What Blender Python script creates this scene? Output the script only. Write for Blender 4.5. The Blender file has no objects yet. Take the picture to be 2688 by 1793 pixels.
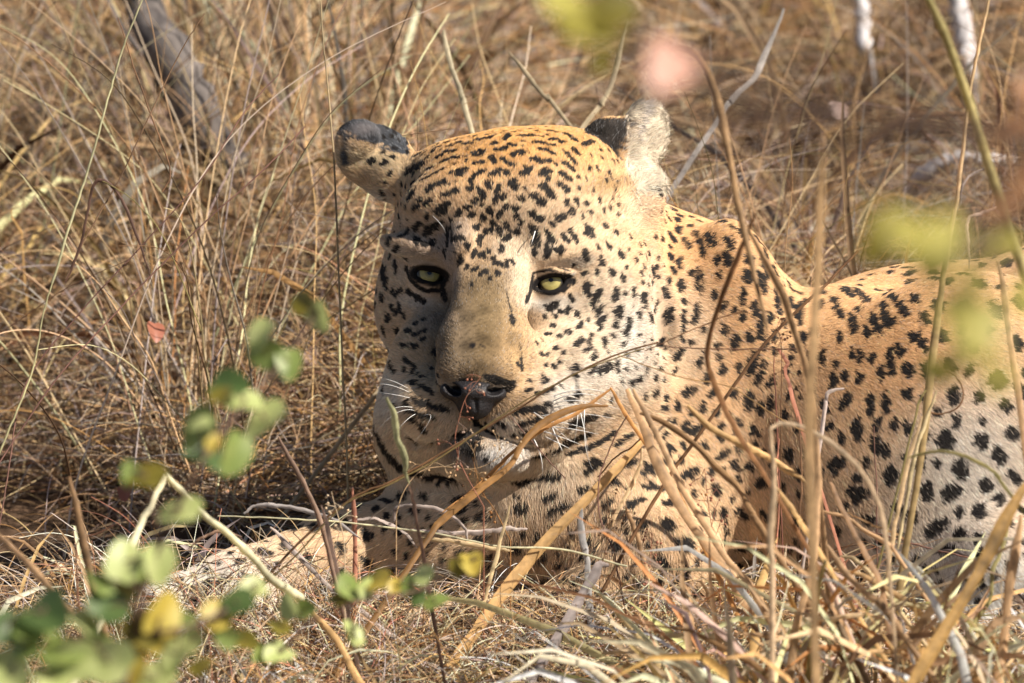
import bpy, math, random
import numpy as np
from mathutils import Vector, Matrix
from mathutils.bvhtree import BVHTree

scene = bpy.context.scene
COL = scene.collection
RNG = np.random.default_rng(7)
random.seed(7)

# ---------------------------------------------------------------- camera
PITCH = math.radians(16.0)
DIST = 8.0                      # metres from the lens to the leopard's eyes
PX = 0.0003                     # metres per photograph pixel at that distance
W0, H0 = 2688.0, 1793.0
FOCUS = np.array([0.0, 0.0, 0.24])
AX_R = np.array([1.0, 0.0, 0.0])
AX_A = np.array([0.0, math.cos(PITCH), -math.sin(PITCH)])   # away from the lens
AX_U = np.array([0.0, math.sin(PITCH), math.cos(PITCH)])
CAM = FOCUS - AX_A * DIST

cam_data = bpy.data.cameras.new('camera')
cam = bpy.data.objects.new('camera', cam_data)
COL.objects.link(cam)
cam.location = CAM
cam.rotation_euler = (math.pi / 2 - PITCH, 0, 0)
cam_data.sensor_width = 36
cam_data.lens = 36 * DIST / (W0 * PX)
cam_data.clip_start = 0.05
cam_data.clip_end = 500
cam_data.dof.use_dof = True
cam_data.dof.focus_distance = DIST + 0.02
cam_data.dof.aperture_fstop = 9.0
scene.camera = cam

# ---------------------------------------------------------------- light
SUN_TO = Vector((0.66, -0.27, 0.70)).normalized()      # towards the sun
world = bpy.data.worlds.new('World')
scene.world = world
world.use_nodes = True
wn = world.node_tree
sky = wn.nodes.new('ShaderNodeTexSky')
sky.sky_type = 'NISHITA'
sky.sun_disc = False
sky.sun_elevation = math.asin(SUN_TO.z)
sky.sun_rotation = math.atan2(SUN_TO.x, SUN_TO.y)
wn.links.new(sky.outputs[0], wn.nodes['Background'].inputs[0])
wn.nodes['Background'].inputs[1].default_value = 0.05
sun_data = bpy.data.lights.new('sun', 'SUN')
sun_data.energy = 5.0
sun_data.angle = math.radians(0.53)
sun_data.color = (1.0, 0.925, 0.83)
sun = bpy.data.objects.new('sun', sun_data)
COL.objects.link(sun)
sun.rotation_euler = SUN_TO.to_track_quat('Z', 'Y').to_euler()
scene.view_settings.view_transform = 'Standard'
scene.view_settings.look = 'None'
scene.view_settings.gamma = 1
scene.view_settings.exposure = 0.74
scene.view_settings.use_curve_mapping = False
scene.cycles.max_bounces = 6
scene.cycles.diffuse_bounces = 2
scene.cycles.glossy_bounces = 2
scene.cycles.transparent_max_bounces = 8
scene.cycles.use_denoising = True


# ---------------------------------------------------------------- frames and placing
def wpt(px, py, w=0.0):
    """World point seen at photograph pixel (px, py), w metres beyond the leopard's eyes."""
    k = (DIST + w) / DIST * PX
    return FOCUS + AX_R * ((px - W0 / 2) * k) + AX_U * ((H0 / 2 - py) * k) + AX_A * w


def gpt(px, py, z=0.0):
    """World point at height z that is seen at photograph pixel (px, py)."""
    d = AX_A * DIST + AX_R * ((px - W0 / 2) * PX) + AX_U * ((H0 / 2 - py) * PX)
    t = (z - CAM[2]) / d[2]
    return CAM + d * t


def to_lens(p):
    """World points -> (px, py, w in metres)."""
    q = np.asarray(p) - FOCUS
    w = q @ AX_A
    k = (DIST + w) / DIST * PX
    return np.stack([q @ AX_R / k + W0 / 2, H0 / 2 - (q @ AX_U) / k, w], -1)


# ---------------------------------------------------------------- object helpers
def tag(o, label=None, cat=None, group=None, kind=None):
    if label: o['label'] = label
    if cat: o['category'] = cat
    if group: o['group'] = group
    if kind: o['kind'] = kind
    return o


def empty(name, loc, label, cat, group=None):
    o = bpy.data.objects.new(name, None)
    o.location = Vector(loc)
    o.empty_display_size = 0.02
    COL.objects.link(o)
    return tag(o, label, cat, group)


def link_mesh(name, verts, faces, mat=None, parent=None, smooth=True, cols=None, origin=None):
    """Link one mesh object; verts are in world space, origin (or the parent's place) is taken off."""
    o_ = np.array(parent_origin(parent) if parent is not None else (origin if origin is not None else (0, 0, 0)), dtype=float)
    v = np.asarray(verts, dtype=np.float64) - o_
    me = bpy.data.meshes.new(name)
    f = np.asarray(faces) if not isinstance(faces, list) or (len(faces) and len(set(map(len, faces))) == 1) else None
    if f is not None and f.ndim == 2:
        n, k = f.shape
        me.vertices.add(len(v)); me.vertices.foreach_set('co', v.astype(np.float32).ravel())
        me.loops.add(n * k); me.loops.foreach_set('vertex_index', f.astype(np.int32).ravel())
        me.polygons.add(n); me.polygons.foreach_set('loop_start', np.arange(0, n * k, k, dtype=np.int32))
        if smooth: me.polygons.foreach_set('use_smooth', np.ones(n, dtype=bool))
        me.update(calc_edges=True)
    else:
        me.from_pydata(v.tolist(), [], [list(map(int, a)) for a in faces])
        if smooth: me.polygons.foreach_set('use_smooth', [True] * len(me.polygons))
        me.update()
    if cols is not None:
        a = me.color_attributes.new('tint', 'FLOAT_COLOR', 'POINT')
        c = np.ones((len(v), 4), dtype=np.float32); c[:, :3] = cols
        a.data.foreach_set('color', c.ravel())
    if mat: me.materials.append(mat)
    o = bpy.data.objects.new(name, me)
    COL.objects.link(o)
    if parent is not None:
        o.parent = parent
    elif origin is not None:
        o.location = Vector(origin)
    return o


ORIGINS = {}


def parent_origin(p):
    q = np.zeros(3)
    while p is not None:
        q = q + np.array(p.location)
        p = p.parent
    return q


def link_curves(name, pts, radii, cols, mat, parent=None, extra=None):
    """pts (n,k,3) world; radii (n,k); cols (n,3)."""
    n, k, _ = pts.shape
    hc = bpy.data.hair_curves.new(name)
    hc.add_curves([k] * n)
    o_ = parent_origin(parent) if parent is not None else np.zeros(3)
    hc.attributes['position'].data.foreach_set('vector', (pts - o_).astype(np.float32).ravel())
    r = hc.attributes.get('radius') or hc.attributes.new('radius', 'FLOAT', 'POINT')
    r.data.foreach_set('value', radii.astype(np.float32).ravel())
    a = hc.attributes.new('tint', 'FLOAT_COLOR', 'CURVE')
    c = np.ones((n, 4), dtype=np.float32); c[:, :3] = cols
    a.data.foreach_set('color', c.ravel())
    if extra is not None:
        b = hc.attributes.new('lie', 'FLOAT_VECTOR', 'CURVE')
        b.data.foreach_set('vector', extra.astype(np.float32).ravel())
    hc.materials.append(mat)
    o = bpy.data.objects.new(name, hc)
    COL.objects.link(o)
    if parent is not None: o.parent = parent
    return o


# ---------------------------------------------------------------- materials
def new_mat(name):
    m = bpy.data.materials.new(name); m.use_nodes = True
    return m, m.node_tree, m.node_tree.nodes['Principled BSDF']


def attr_node(nt, name='tint'):
    a = nt.nodes.new('ShaderNodeAttribute'); a.attribute_name = name
    return a


def grass_material(name, transl=0.25, rough=0.65, streak=True):
    """Dry blade: its own tint, fine lengthwise fibre streaks, thin enough to let light through."""
    m, nt, p = new_mat(name)
    a = attr_node(nt)
    src = a.outputs['Color']
    if streak:
        tc = nt.nodes.new('ShaderNodeTexCoord')
        nz = nt.nodes.new('ShaderNodeTexNoise'); nz.inputs['Scale'].default_value = 160
        nz.inputs['Detail'].default_value = 3
        nt.links.new(tc.outputs['Object'], nz.inputs['Vector'])
        mr = nt.nodes.new('ShaderNodeMapRange'); mr.inputs[1].default_value = .3; mr.inputs[2].default_value = .7
        mr.inputs[3].default_value = 0.72; mr.inputs[4].default_value = 1.2
        nt.links.new(nz.outputs[0], mr.inputs[0])
        mx = nt.nodes.new('ShaderNodeMix'); mx.data_type = 'RGBA'; mx.blend_type = 'MULTIPLY'; mx.inputs[0].default_value = 1
        nt.links.new(src, mx.inputs[6]); nt.links.new(mr.outputs[0], mx.inputs[7])
        src = mx.outputs[2]
    nt.links.new(src, p.inputs['Base Color'])
    p.inputs['Roughness'].default_value = rough
    p.inputs['Specular IOR Level'].default_value = 0.35
    if transl > 0:
        t = nt.nodes.new('ShaderNodeBsdfTranslucent'); nt.links.new(src, t.inputs[0])
        ms = nt.nodes.new('ShaderNodeMixShader'); ms.inputs[0].default_value = transl
        nt.links.new(p.outputs[0], ms.inputs[1]); nt.links.new(t.outputs[0], ms.inputs[2])
        nt.links.new(ms.outputs[0], nt.nodes['Material Output'].inputs[0])
    return m


def solid_material(name, color, rough=0.6, noise=0.0, nscale=40, bump=0.0, spec=0.3, transl=0.0, second=None):
    m, nt, p = new_mat(name)
    p.inputs['Roughness'].default_value = rough
    p.inputs['Specular IOR Level'].default_value = spec
    tc = nt.nodes.new('ShaderNodeTexCoord')
    nz = nt.nodes.new('ShaderNodeTexNoise'); nz.inputs['Scale'].default_value = nscale; nz.inputs['Detail'].default_value = 5
    nt.links.new(tc.outputs['Object'], nz.inputs['Vector'])
    cr = nt.nodes.new('ShaderNodeValToRGB')
    c = np.array(color); s = np.array(second) if second is not None else c * (1 + noise)
    lo = c * (1 - noise) if second is None else c
    cr.color_ramp.elements[0].position = .32; cr.color_ramp.elements[0].color = (*np.clip(lo, 0, 1), 1)
    cr.color_ramp.elements[1].position = .68; cr.color_ramp.elements[1].color = (*np.clip(s, 0, 1), 1)
    nt.links.new(nz.outputs[0], cr.inputs[0]); nt.links.new(cr.outputs[0], p.inputs['Base Color'])
    if bump:
        b = nt.nodes.new('ShaderNodeBump'); b.inputs['Strength'].default_value = bump; b.inputs['Distance'].default_value = 0.002
        nt.links.new(nz.outputs[0], b.inputs['Height']); nt.links.new(b.outputs[0], p.inputs['Normal'])
    if transl:
        t = nt.nodes.new('ShaderNodeBsdfTranslucent'); nt.links.new(cr.outputs[0], t.inputs[0])
        ms = nt.nodes.new('ShaderNodeMixShader'); ms.inputs[0].default_value = transl
        nt.links.new(p.outputs[0], ms.inputs[1]); nt.links.new(t.outputs[0], ms.inputs[2])
        nt.links.new(ms.outputs[0], nt.nodes['Material Output'].inputs[0])
    return m


M_BLADE = grass_material('dry_blade', 0.38, 0.6)
M_STRAW = grass_material('straw', 0.0, 0.6, streak=False)
M_SKIN, _nt, _p = new_mat('coat_skin')
_nt.links.new(attr_node(_nt).outputs['Color'], _p.inputs['Base Color'])
_p.inputs['Roughness'].default_value = 0.8; _p.inputs['Specular IOR Level'].default_value = 0.1


def fur_material():
    m, nt, p = new_mat('fur')
    a = attr_node(nt); n = attr_node(nt, 'lie')
    nt.nodes.remove(p)
    geo = nt.nodes.new('ShaderNodeNewGeometry')
    mixn = nt.nodes.new('ShaderNodeMix'); mixn.data_type = 'VECTOR'; mixn.inputs[0].default_value = 0.42
    nt.links.new(n.outputs['Vector'], mixn.inputs[4]); nt.links.new(geo.outputs['Normal'], mixn.inputs[5])
    nrm = nt.nodes.new('ShaderNodeVectorMath'); nrm.operation = 'NORMALIZE'
    nt.links.new(mixn.outputs[1], nrm.inputs[0])
    d = nt.nodes.new('ShaderNodeBsdfDiffuse'); nt.links.new(a.outputs['Color'], d.inputs[0]); nt.links.new(nrm.outputs[0], d.inputs['Normal'])
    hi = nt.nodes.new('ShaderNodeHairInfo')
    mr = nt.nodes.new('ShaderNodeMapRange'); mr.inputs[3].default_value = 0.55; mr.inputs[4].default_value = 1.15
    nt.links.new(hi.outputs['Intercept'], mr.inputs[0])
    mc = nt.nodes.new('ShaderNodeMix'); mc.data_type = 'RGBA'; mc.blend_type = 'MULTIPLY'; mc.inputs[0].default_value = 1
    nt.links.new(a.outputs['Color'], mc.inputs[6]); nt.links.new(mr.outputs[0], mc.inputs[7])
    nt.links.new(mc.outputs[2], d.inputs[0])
    h = nt.nodes.new('ShaderNodeBsdfHair'); h.component = 'Reflection'; h.inputs['RoughnessU'].default_value = 0.35
    h.inputs['RoughnessV'].default_value = 0.8
    h.inputs['Color'].default_value = (0.5, 0.46, 0.4, 1)
    ms = nt.nodes.new('ShaderNodeMixShader'); ms.inputs[0].default_value = 0.075
    nt.links.new(d.outputs[0], ms.inputs[1]); nt.links.new(h.outputs[0], ms.inputs[2])
    nt.links.new(ms.outputs[0], nt.nodes['Material Output'].inputs[0])
    return m


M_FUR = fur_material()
FUR_N = 1300000
DENS = 1.0
# ================================================================ LEOPARD BODY (one continuous surface)
def make_axis(lo, hi, bands, coarse):
    xs = [lo]
    while xs[-1] < hi:
        x = xs[-1]; st = coarse
        for a, b, s in bands:
            if a <= x <= b: st = min(st, s)
        xs.append(x + st)
    return np.array(xs, dtype=np.float32)


class Field:
    """Signed distance on a rectilinear grid, in lens units (photo px, px, px of depth)."""
    def __init__(s, ax, ay, az):
        s.ax, s.ay, s.az = ax, ay, az
        s.F = np.full((len(ax), len(ay), len(az)), 400.0, dtype=np.float32)

    def _sl(s, c, R):
        out = []
        for a, ci in zip((s.ax, s.ay, s.az), c):
            i0 = int(np.searchsorted(a, ci - R)); i1 = int(np.searchsorted(a, ci + R))
            out.append(slice(max(i0 - 1, 0), min(i1 + 1, len(a))))
        return tuple(out)

    def _grid(s, sl):
        return (s.ax[sl[0]][:, None, None], s.ay[sl[1]][None, :, None], s.az[sl[2]][None, None, :])

    def _put(s, sl, d, k, sub):
        A = s.F[sl]
        if sub:
            d = -d
            if k > 0:
                h = np.clip(0.5 - 0.5 * (d - A) / k, 0, 1)
                s.F[sl] = d + (A - d) * h + k * h * (1 - h)
            else:
                s.F[sl] = np.maximum(A, d)
        else:
            h = np.clip(0.5 + 0.5 * (d - A) / k, 0, 1)
            s.F[sl] = d + (A - d) * h - k * h * (1 - h)

    def ell(s, c, r, k=40, roll=0, yaw=0, pitch=0, sub=False):
        R = max(r) + k + 60
        sl = s._sl(c, R); X, Y, Z = s._grid(sl)
        if 0 in s.F[sl].shape: return
        x, y, z = X - c[0], Y - c[1], Z - c[2]
        a = math.radians(roll); x, y = x * math.cos(a) + y * math.sin(a), -x * math.sin(a) + y * math.cos(a)
        if yaw:
            a = math.radians(yaw); x, z = x * math.cos(a) + z * math.sin(a), -x * math.sin(a) + z * math.cos(a)
        if pitch:
            a = math.radians(pitch); y, z = y * math.cos(a) + z * math.sin(a), -y * math.sin(a) + z * math.cos(a)
        k0 = np.sqrt((x / r[0]) ** 2 + (y / r[1]) ** 2 + (z / r[2]) ** 2)
        k1 = np.sqrt((x / r[0] ** 2) ** 2 + (y / r[1] ** 2) ** 2 + (z / r[2] ** 2) ** 2) + 1e-9
        s._put(sl, (k0 * (k0 - 1) / k1).astype(np.float32), k, sub)

    def cap(s, a, b, ra, rb, k=30, sub=False):
        a = np.array(a, float); b = np.array(b, float)
        m = (a + b) / 2; R = np.linalg.norm(b - a) / 2 + max(ra, rb) + k + 60
        sl = s._sl(m, R); X, Y, Z = s._grid(sl)
        if 0 in s.F[sl].shape: return
        d = b - a; L2 = d @ d
        t = np.clip(((X - a[0]) * d[0] + (Y - a[1]) * d[1] + (Z - a[2]) * d[2]) / L2, 0, 1)
        q = np.sqrt((X - a[0] - t * d[0]) ** 2 + (Y - a[1] - t * d[1]) ** 2 + (Z - a[2] - t * d[2]) ** 2)
        s._put(sl, (q - (ra + (rb - ra) * t)).astype(np.float32), k, sub)

    def chain(s, pts, rad, k=30, sub=False):
        for i in range(len(pts) - 1):
            s.cap(pts[i], pts[i + 1], rad[i], rad[i + 1], k, sub)

    def front(s, px, py):
        """Depth of the first surface at photo pixel (px,py)."""
        i = int(np.searchsorted(s.ax, px)); j = int(np.searchsorted(s.ay, py))
        col = s.F[i, j]; idx = np.nonzero(col < 0)[0]
        return float(s.az[idx[0]]) if len(idx) else 0.0

    def mesh(s):
        """Naive surface nets -> lens-unit vertices and quads."""
        F = s.F; S = F < 0
        nx, ny, nz = F.shape
        c = S[:-1, :-1, :-1].astype(np.uint8)
        tot = np.zeros_like(c)
        for i in (0, 1):
            for j in (0, 1):
                for k in (0, 1):
                    tot += S[i:nx - 1 + i, j:ny - 1 + j, k:nz - 1 + k]
        act = (tot > 0) & (tot < 8)
        I, J, K = np.nonzero(act)
        idm = np.full(act.shape, -1, dtype=np.int32); idm[I, J, K] = np.arange(len(I))
        P = np.zeros((len(I), 3)); N = np.zeros(len(I))
        co = [(i, j, k) for i in (0, 1) for j in (0, 1) for k in (0, 1)]
        ax = (s.ax, s.ay, s.az)
        for a in co:
            for d in range(3):
                if a[d]: continue
                b = list(a); b[d] = 1
                fa = F[I + a[0], J + a[1], K + a[2]]; fb = F[I + b[0], J + b[1], K + b[2]]
                m = (fa < 0) != (fb < 0)
                t = np.where(m, fa / np.where(m, fa - fb, 1), 0)
                pa = np.stack([s.ax[I + a[0]], s.ay[J + a[1]], s.az[K + a[2]]], -1)
                pb = np.stack([s.ax[I + b[0]], s.ay[J + b[1]], s.az[K + b[2]]], -1)
                P += np.where(m[:, None], pa + (pb - pa) * t[:, None], 0); N += m
        P /= N[:, None]
        Q = []
        for d in range(3):
            sl0 = [slice(None)] * 3; sl1 = [slice(None)] * 3
            sl0[d] = slice(0, -1); sl1[d] = slice(1, None)
            s0, s1 = S[tuple(sl0)], S[tuple(sl1)]
            e1, e2 = (d + 1) % 3, (d + 2) % 3
            ch = s0 != s1
            ii = np.stack(np.nonzero(ch), -1)
            ok = (ii[:, e1] > 0) & (ii[:, e2] > 0) & (ii[:, e1] < F.shape[e1] - 1) & (ii[:, e2] < F.shape[e2] - 1)
            ii = ii[ok]
            flip = s0[tuple(ii.T)]
            o = np.zeros(3, int)
            q = []
            for da, db in ((0, 0), (1, 0), (1, 1), (0, 1)):
                o = ii.copy(); o[:, e1] -= da; o[:, e2] -= db
                q.append(idm[tuple(o.T)])
            q = np.stack(q, -1)
            q[flip] = q[flip][:, ::-1]
            Q.append(q[(q >= 0).all(1)])
        return P, np.concatenate(Q)


def lens_to_world(P):
    w = P[:, 2] * PX
    k = (DIST + w) / DIST * PX
    return (FOCUS + np.outer((P[:, 0] - W0 / 2) * k, AX_R) + np.outer((H0 / 2 - P[:, 1]) * k, AX_U) + np.outer(w, AX_A))


AXX = make_axis(330, 3560, [(860, 1560, 5.5), (1560, 1780, 7)], 17)
AXY = make_axis(230, 1900, [(260, 560, 7), (560, 1260, 5.5)], 17)
AXZ = make_axis(-420, 1250, [(-320, 40, 5.5), (40, 330, 8)], 17)
B = Field(AXX, AXY, AXZ)

# torso, haunch and tail first (broad blends), then neck, chest, legs, then the head
B.ell((2480, 1145, 560), (620, 462, 350), 60, roll=-3)                    # rib cage and flank
B.ell((2900, 1110, 540), (440, 520, 360), 100)                           # rump
B.ell((2190, 1190, 330), (300, 440, 250), 120)
B.ell((2570, 1240, 190), (470, 530, 230), 110, roll=-8)                    # near thigh
B.chain([(2640, 1500, 60), (2880, 1600, 40), (2600, 1680, -20), (2330, 1700, -40)], [190, 130, 95, 85], 60)   # hind shank and foot
B.chain([(3300, 1400, 520), (3480, 1600, 350), (3420, 1720, 100), (3120, 1790, -60), (2820, 1810, -120)], [80, 55, 48, 44, 40], 40)  # tail
B.ell((1690, 1080, 430), (445, 560, 330), 60, roll=-14)                   # shoulder
B.ell((1900, 980, 520), (270, 400, 260), 90, roll=-22)                    # withers
B.ell((1560, 1350, 230), (330, 300, 250), 90)                             # chest
B.ell((1270, 1330, 270), (260, 220, 230), 80)                             # far chest
B.ell((1520, 900, 480), (330, 420, 300), 80)                              # neck
B.chain([(1420, 1430, 250), (1150, 1400, 210), (900, 1440, 120), (620, 1535, 10), (470, 1582, -20)], [170, 130, 100, 82, 76], 60)   # far foreleg
B.ell((425, 1598, -30), (80, 62, 90), 40)                                 # far paw
B.chain([(1720, 1500, 60), (1550, 1640, -20), (1250, 1660, -30), (900, 1660, -40), (760, 1655, -50)], [190, 120, 84, 66, 62], 60)  # near foreleg
B.ell((690, 1645, -60), (88, 66, 88), 40)
for t in (-42, -14, 14, 42):
    B.ell((388, 1596 + t * .8, -30 - abs(t) * .2), (34, 18, 40), 12)                                 # near paw
for i, t in enumerate((-48, -16, 16, 48)):
    B.ell((650 - 6 * (i % 2), 1625 + t * 0.9, -110), (36, 20, 40), 12)

B.ell((1965, 850, 290), (120, 280, 130), 90, roll=-14)                      # shoulder blade
B.chain([(1800, 560, 150), (1815, 760, 110), (1790, 980, 100)], [12, 20, 12], 60, sub=True)     # neck folds
B.chain([(1900, 1120, 60), (1850, 1300, 50), (1760, 1420, 40)], [10, 18, 10], 60, sub=True)

# head
B.ell((1365, 655, 300), (338, 322, 290), 60, yaw=-12)                      # skull
B.ell((1185, 505, 260), (130, 128, 150), 60)
B.ell((1490, 480, 250), (150, 138, 160), 60)
B.ell((1345, 800, 225), (372, 270, 190), 70, yaw=-17)                              # cheek bones
B.ell((1340, 560, 160), (235, 200, 180), 70, yaw=-12)                              # forehead
B.ell((1200, 535, 75), (150, 90, 105), 60, roll=-10)
B.ell((1108, 656, 96), (108, 34, 84), 44, roll=14)
B.ell((1212, 655, 22), (46, 80, 84), 34, roll=8)                        # brows
B.ell((1466, 676, 52), (112, 38, 84), 44, roll=-12)
B.chain([(1275, 640, 95), (1240, 770, -34), (1212, 900, -118), (1200, 972, -166)], [70, 64, 60, 54], 26)   # nose bridge, two sides and a flat top
B.chain([(1345, 640, 100), (1332, 770, -30), (1322, 900, -112), (1308, 972, -162)], [72, 66, 62, 56], 26)
B.chain([(1312, 630, 75), (1288, 770, -24), (1267, 900, -108), (1254, 968, -160)], [85, 78, 76, 70], 25)

B.ell((1365, 950, -70), (60, 90, 70), 45, roll=-6)
B.ell((1152, 1076, -80), (120, 88, 98), 34, roll=12)                   # whisker pads
B.ell((1378, 1082, -90), (136, 100, 104), 34, roll=-14)
B.ell((1130, 990, 80), (112, 170, 120), 70)
B.ell((1480, 1000, 20), (130, 150, 130), 60)
B.ell((1275, 1182, -80), (98, 58, 90), 18)
B.ell((1318, 1200, -138), (62, 36, 58), 30)                               # chin
B.ell((1285, 1130, 20), (210, 130, 130), 50)                              # jaw
B.ell((1090, 1110, 150), (104, 150, 150), 70, roll=8)                    # ruff
B.ell((1560, 980, 150), (150, 190, 150), 60, roll=20)
B.ell((1640, 800, 230), (90, 200, 150), 50, roll=6)
B.ell((1660, 640, 300), (80, 150, 110), 50)                               # rear cheek fold
B.ell((1088, 770, -30), (88, 74, 92), 60, roll=12, sub=True)               # hollows beside the nose bridge
B.ell((1462, 770, -105), (84, 50, 80), 80, roll=-12, sub=True)
# grooves: cheek/neck fold, mouth, philtrum, nostril slits
B.cap((1715, 560, 150), (1735, 900, 120), 16, 20, 30, sub=True)
yl = [(1250, 1108), (1200, 1136), (1140, 1160), (1085, 1160)]
yr = [(1250, 1108), (1300, 1142), (1365, 1166), (1430, 1158), (1480, 1130)]
for line in (yl, yr):
    for a, b in zip(line[:-1], line[1:]):
        B.cap((a[0], a[1], B.front(*a) - 2), (b[0], b[1], B.front(*b) - 2), 9, 9, 9, sub=True)
B.cap((1250, 1070, B.front(1250, 1070) - 4), (1250, 1120, B.front(1250, 1120) - 4), 9, 8, 10, sub=True)

# ears: one broad and folded seen from behind, one upright seen from the side
B.ell((985, 412, 300), (108, 84, 32), 16, roll=20, yaw=14)
B.ell((1040, 460, 290), (80, 70, 60), 30)
B.ell((938, 366, 262), (58, 50, 26), 14, roll=-30)
B.ell((1676, 378, 290), (78, 108, 28), 12, roll=13, yaw=38)
B.ell((1592, 398, 256), (80, 94, 38), 14, roll=34)
B.ell((1650, 505, 270), (95, 85, 80), 40)

# eye sockets
EYES = []
for (ex, ey, roll, aw, ah) in ((1128, 724, 12, 42, 12), (1446, 745, -14, 41, 16)):
    wf = B.front(ex, ey)
    ec = (ex, ey, wf + 37)
    B.ell(ec, (56, 56, 56), 16)
    B.ell((ex, ey, wf - 30), (aw, ah, 62), 5, roll=roll, sub=True)
    EYES.append(ec)
B.ell((EYES[0][0] - 8, EYES[0][1] - 33, EYES[0][2] - 50), (58, 17, 32), 9, roll=12)     # heavy upper lids
B.ell((EYES[1][0] + 4, EYES[1][1] - 33, EYES[1][2] - 44), (56, 12, 26), 8, roll=6)

LP, LQ = B.mesh()
# relax the net a little
def relax(P, Q, it=2, f=0.5):
    for _ in range(it):
        acc = np.zeros_like(P); cnt = np.zeros(len(P))
        for a, b in ((0, 1), (1, 2), (2, 3), (3, 0)):
            np.add.at(acc, Q[:, a], P[Q[:, b]]); np.add.at(cnt, Q[:, a], 1)
            np.add.at(acc, Q[:, b], P[Q[:, a]]); np.add.at(cnt, Q[:, b], 1)
        P = P + f * (acc / np.maximum(cnt, 1)[:, None] - P)
    return P


LP = relax(LP, LQ, 1, 0.5)
del B.F
WV = lens_to_world(LP)
tri = np.concatenate([LQ[:, [0, 1, 2]], LQ[:, [0, 2, 3]]])
fn = np.cross(WV[tri[:, 1]] - WV[tri[:, 0]], WV[tri[:, 2]] - WV[tri[:, 0]])
VN = np.zeros_like(WV)
for i in range(3): np.add.at(VN, tri[:, i], fn)
VN /= np.linalg.norm(VN, axis=1)[:, None] + 1e-12
if (VN * (WV - WV.mean(0))).sum() < 0:
    LQ = LQ[:, ::-1]; tri = tri[:, ::-1]; VN = -VN; fn = -fn
BVH = BVHTree.FromPolygons([Vector(v) for v in WV], tri.tolist())


def hit(px, py):
    o = Vector(CAM); d = (Vector(wpt(px, py)) - o).normalized()
    p, n, i, t = BVH.ray_cast(o, d)
    return (np.array(p), np.array(n)) if p is not None else (None, None)
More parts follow.
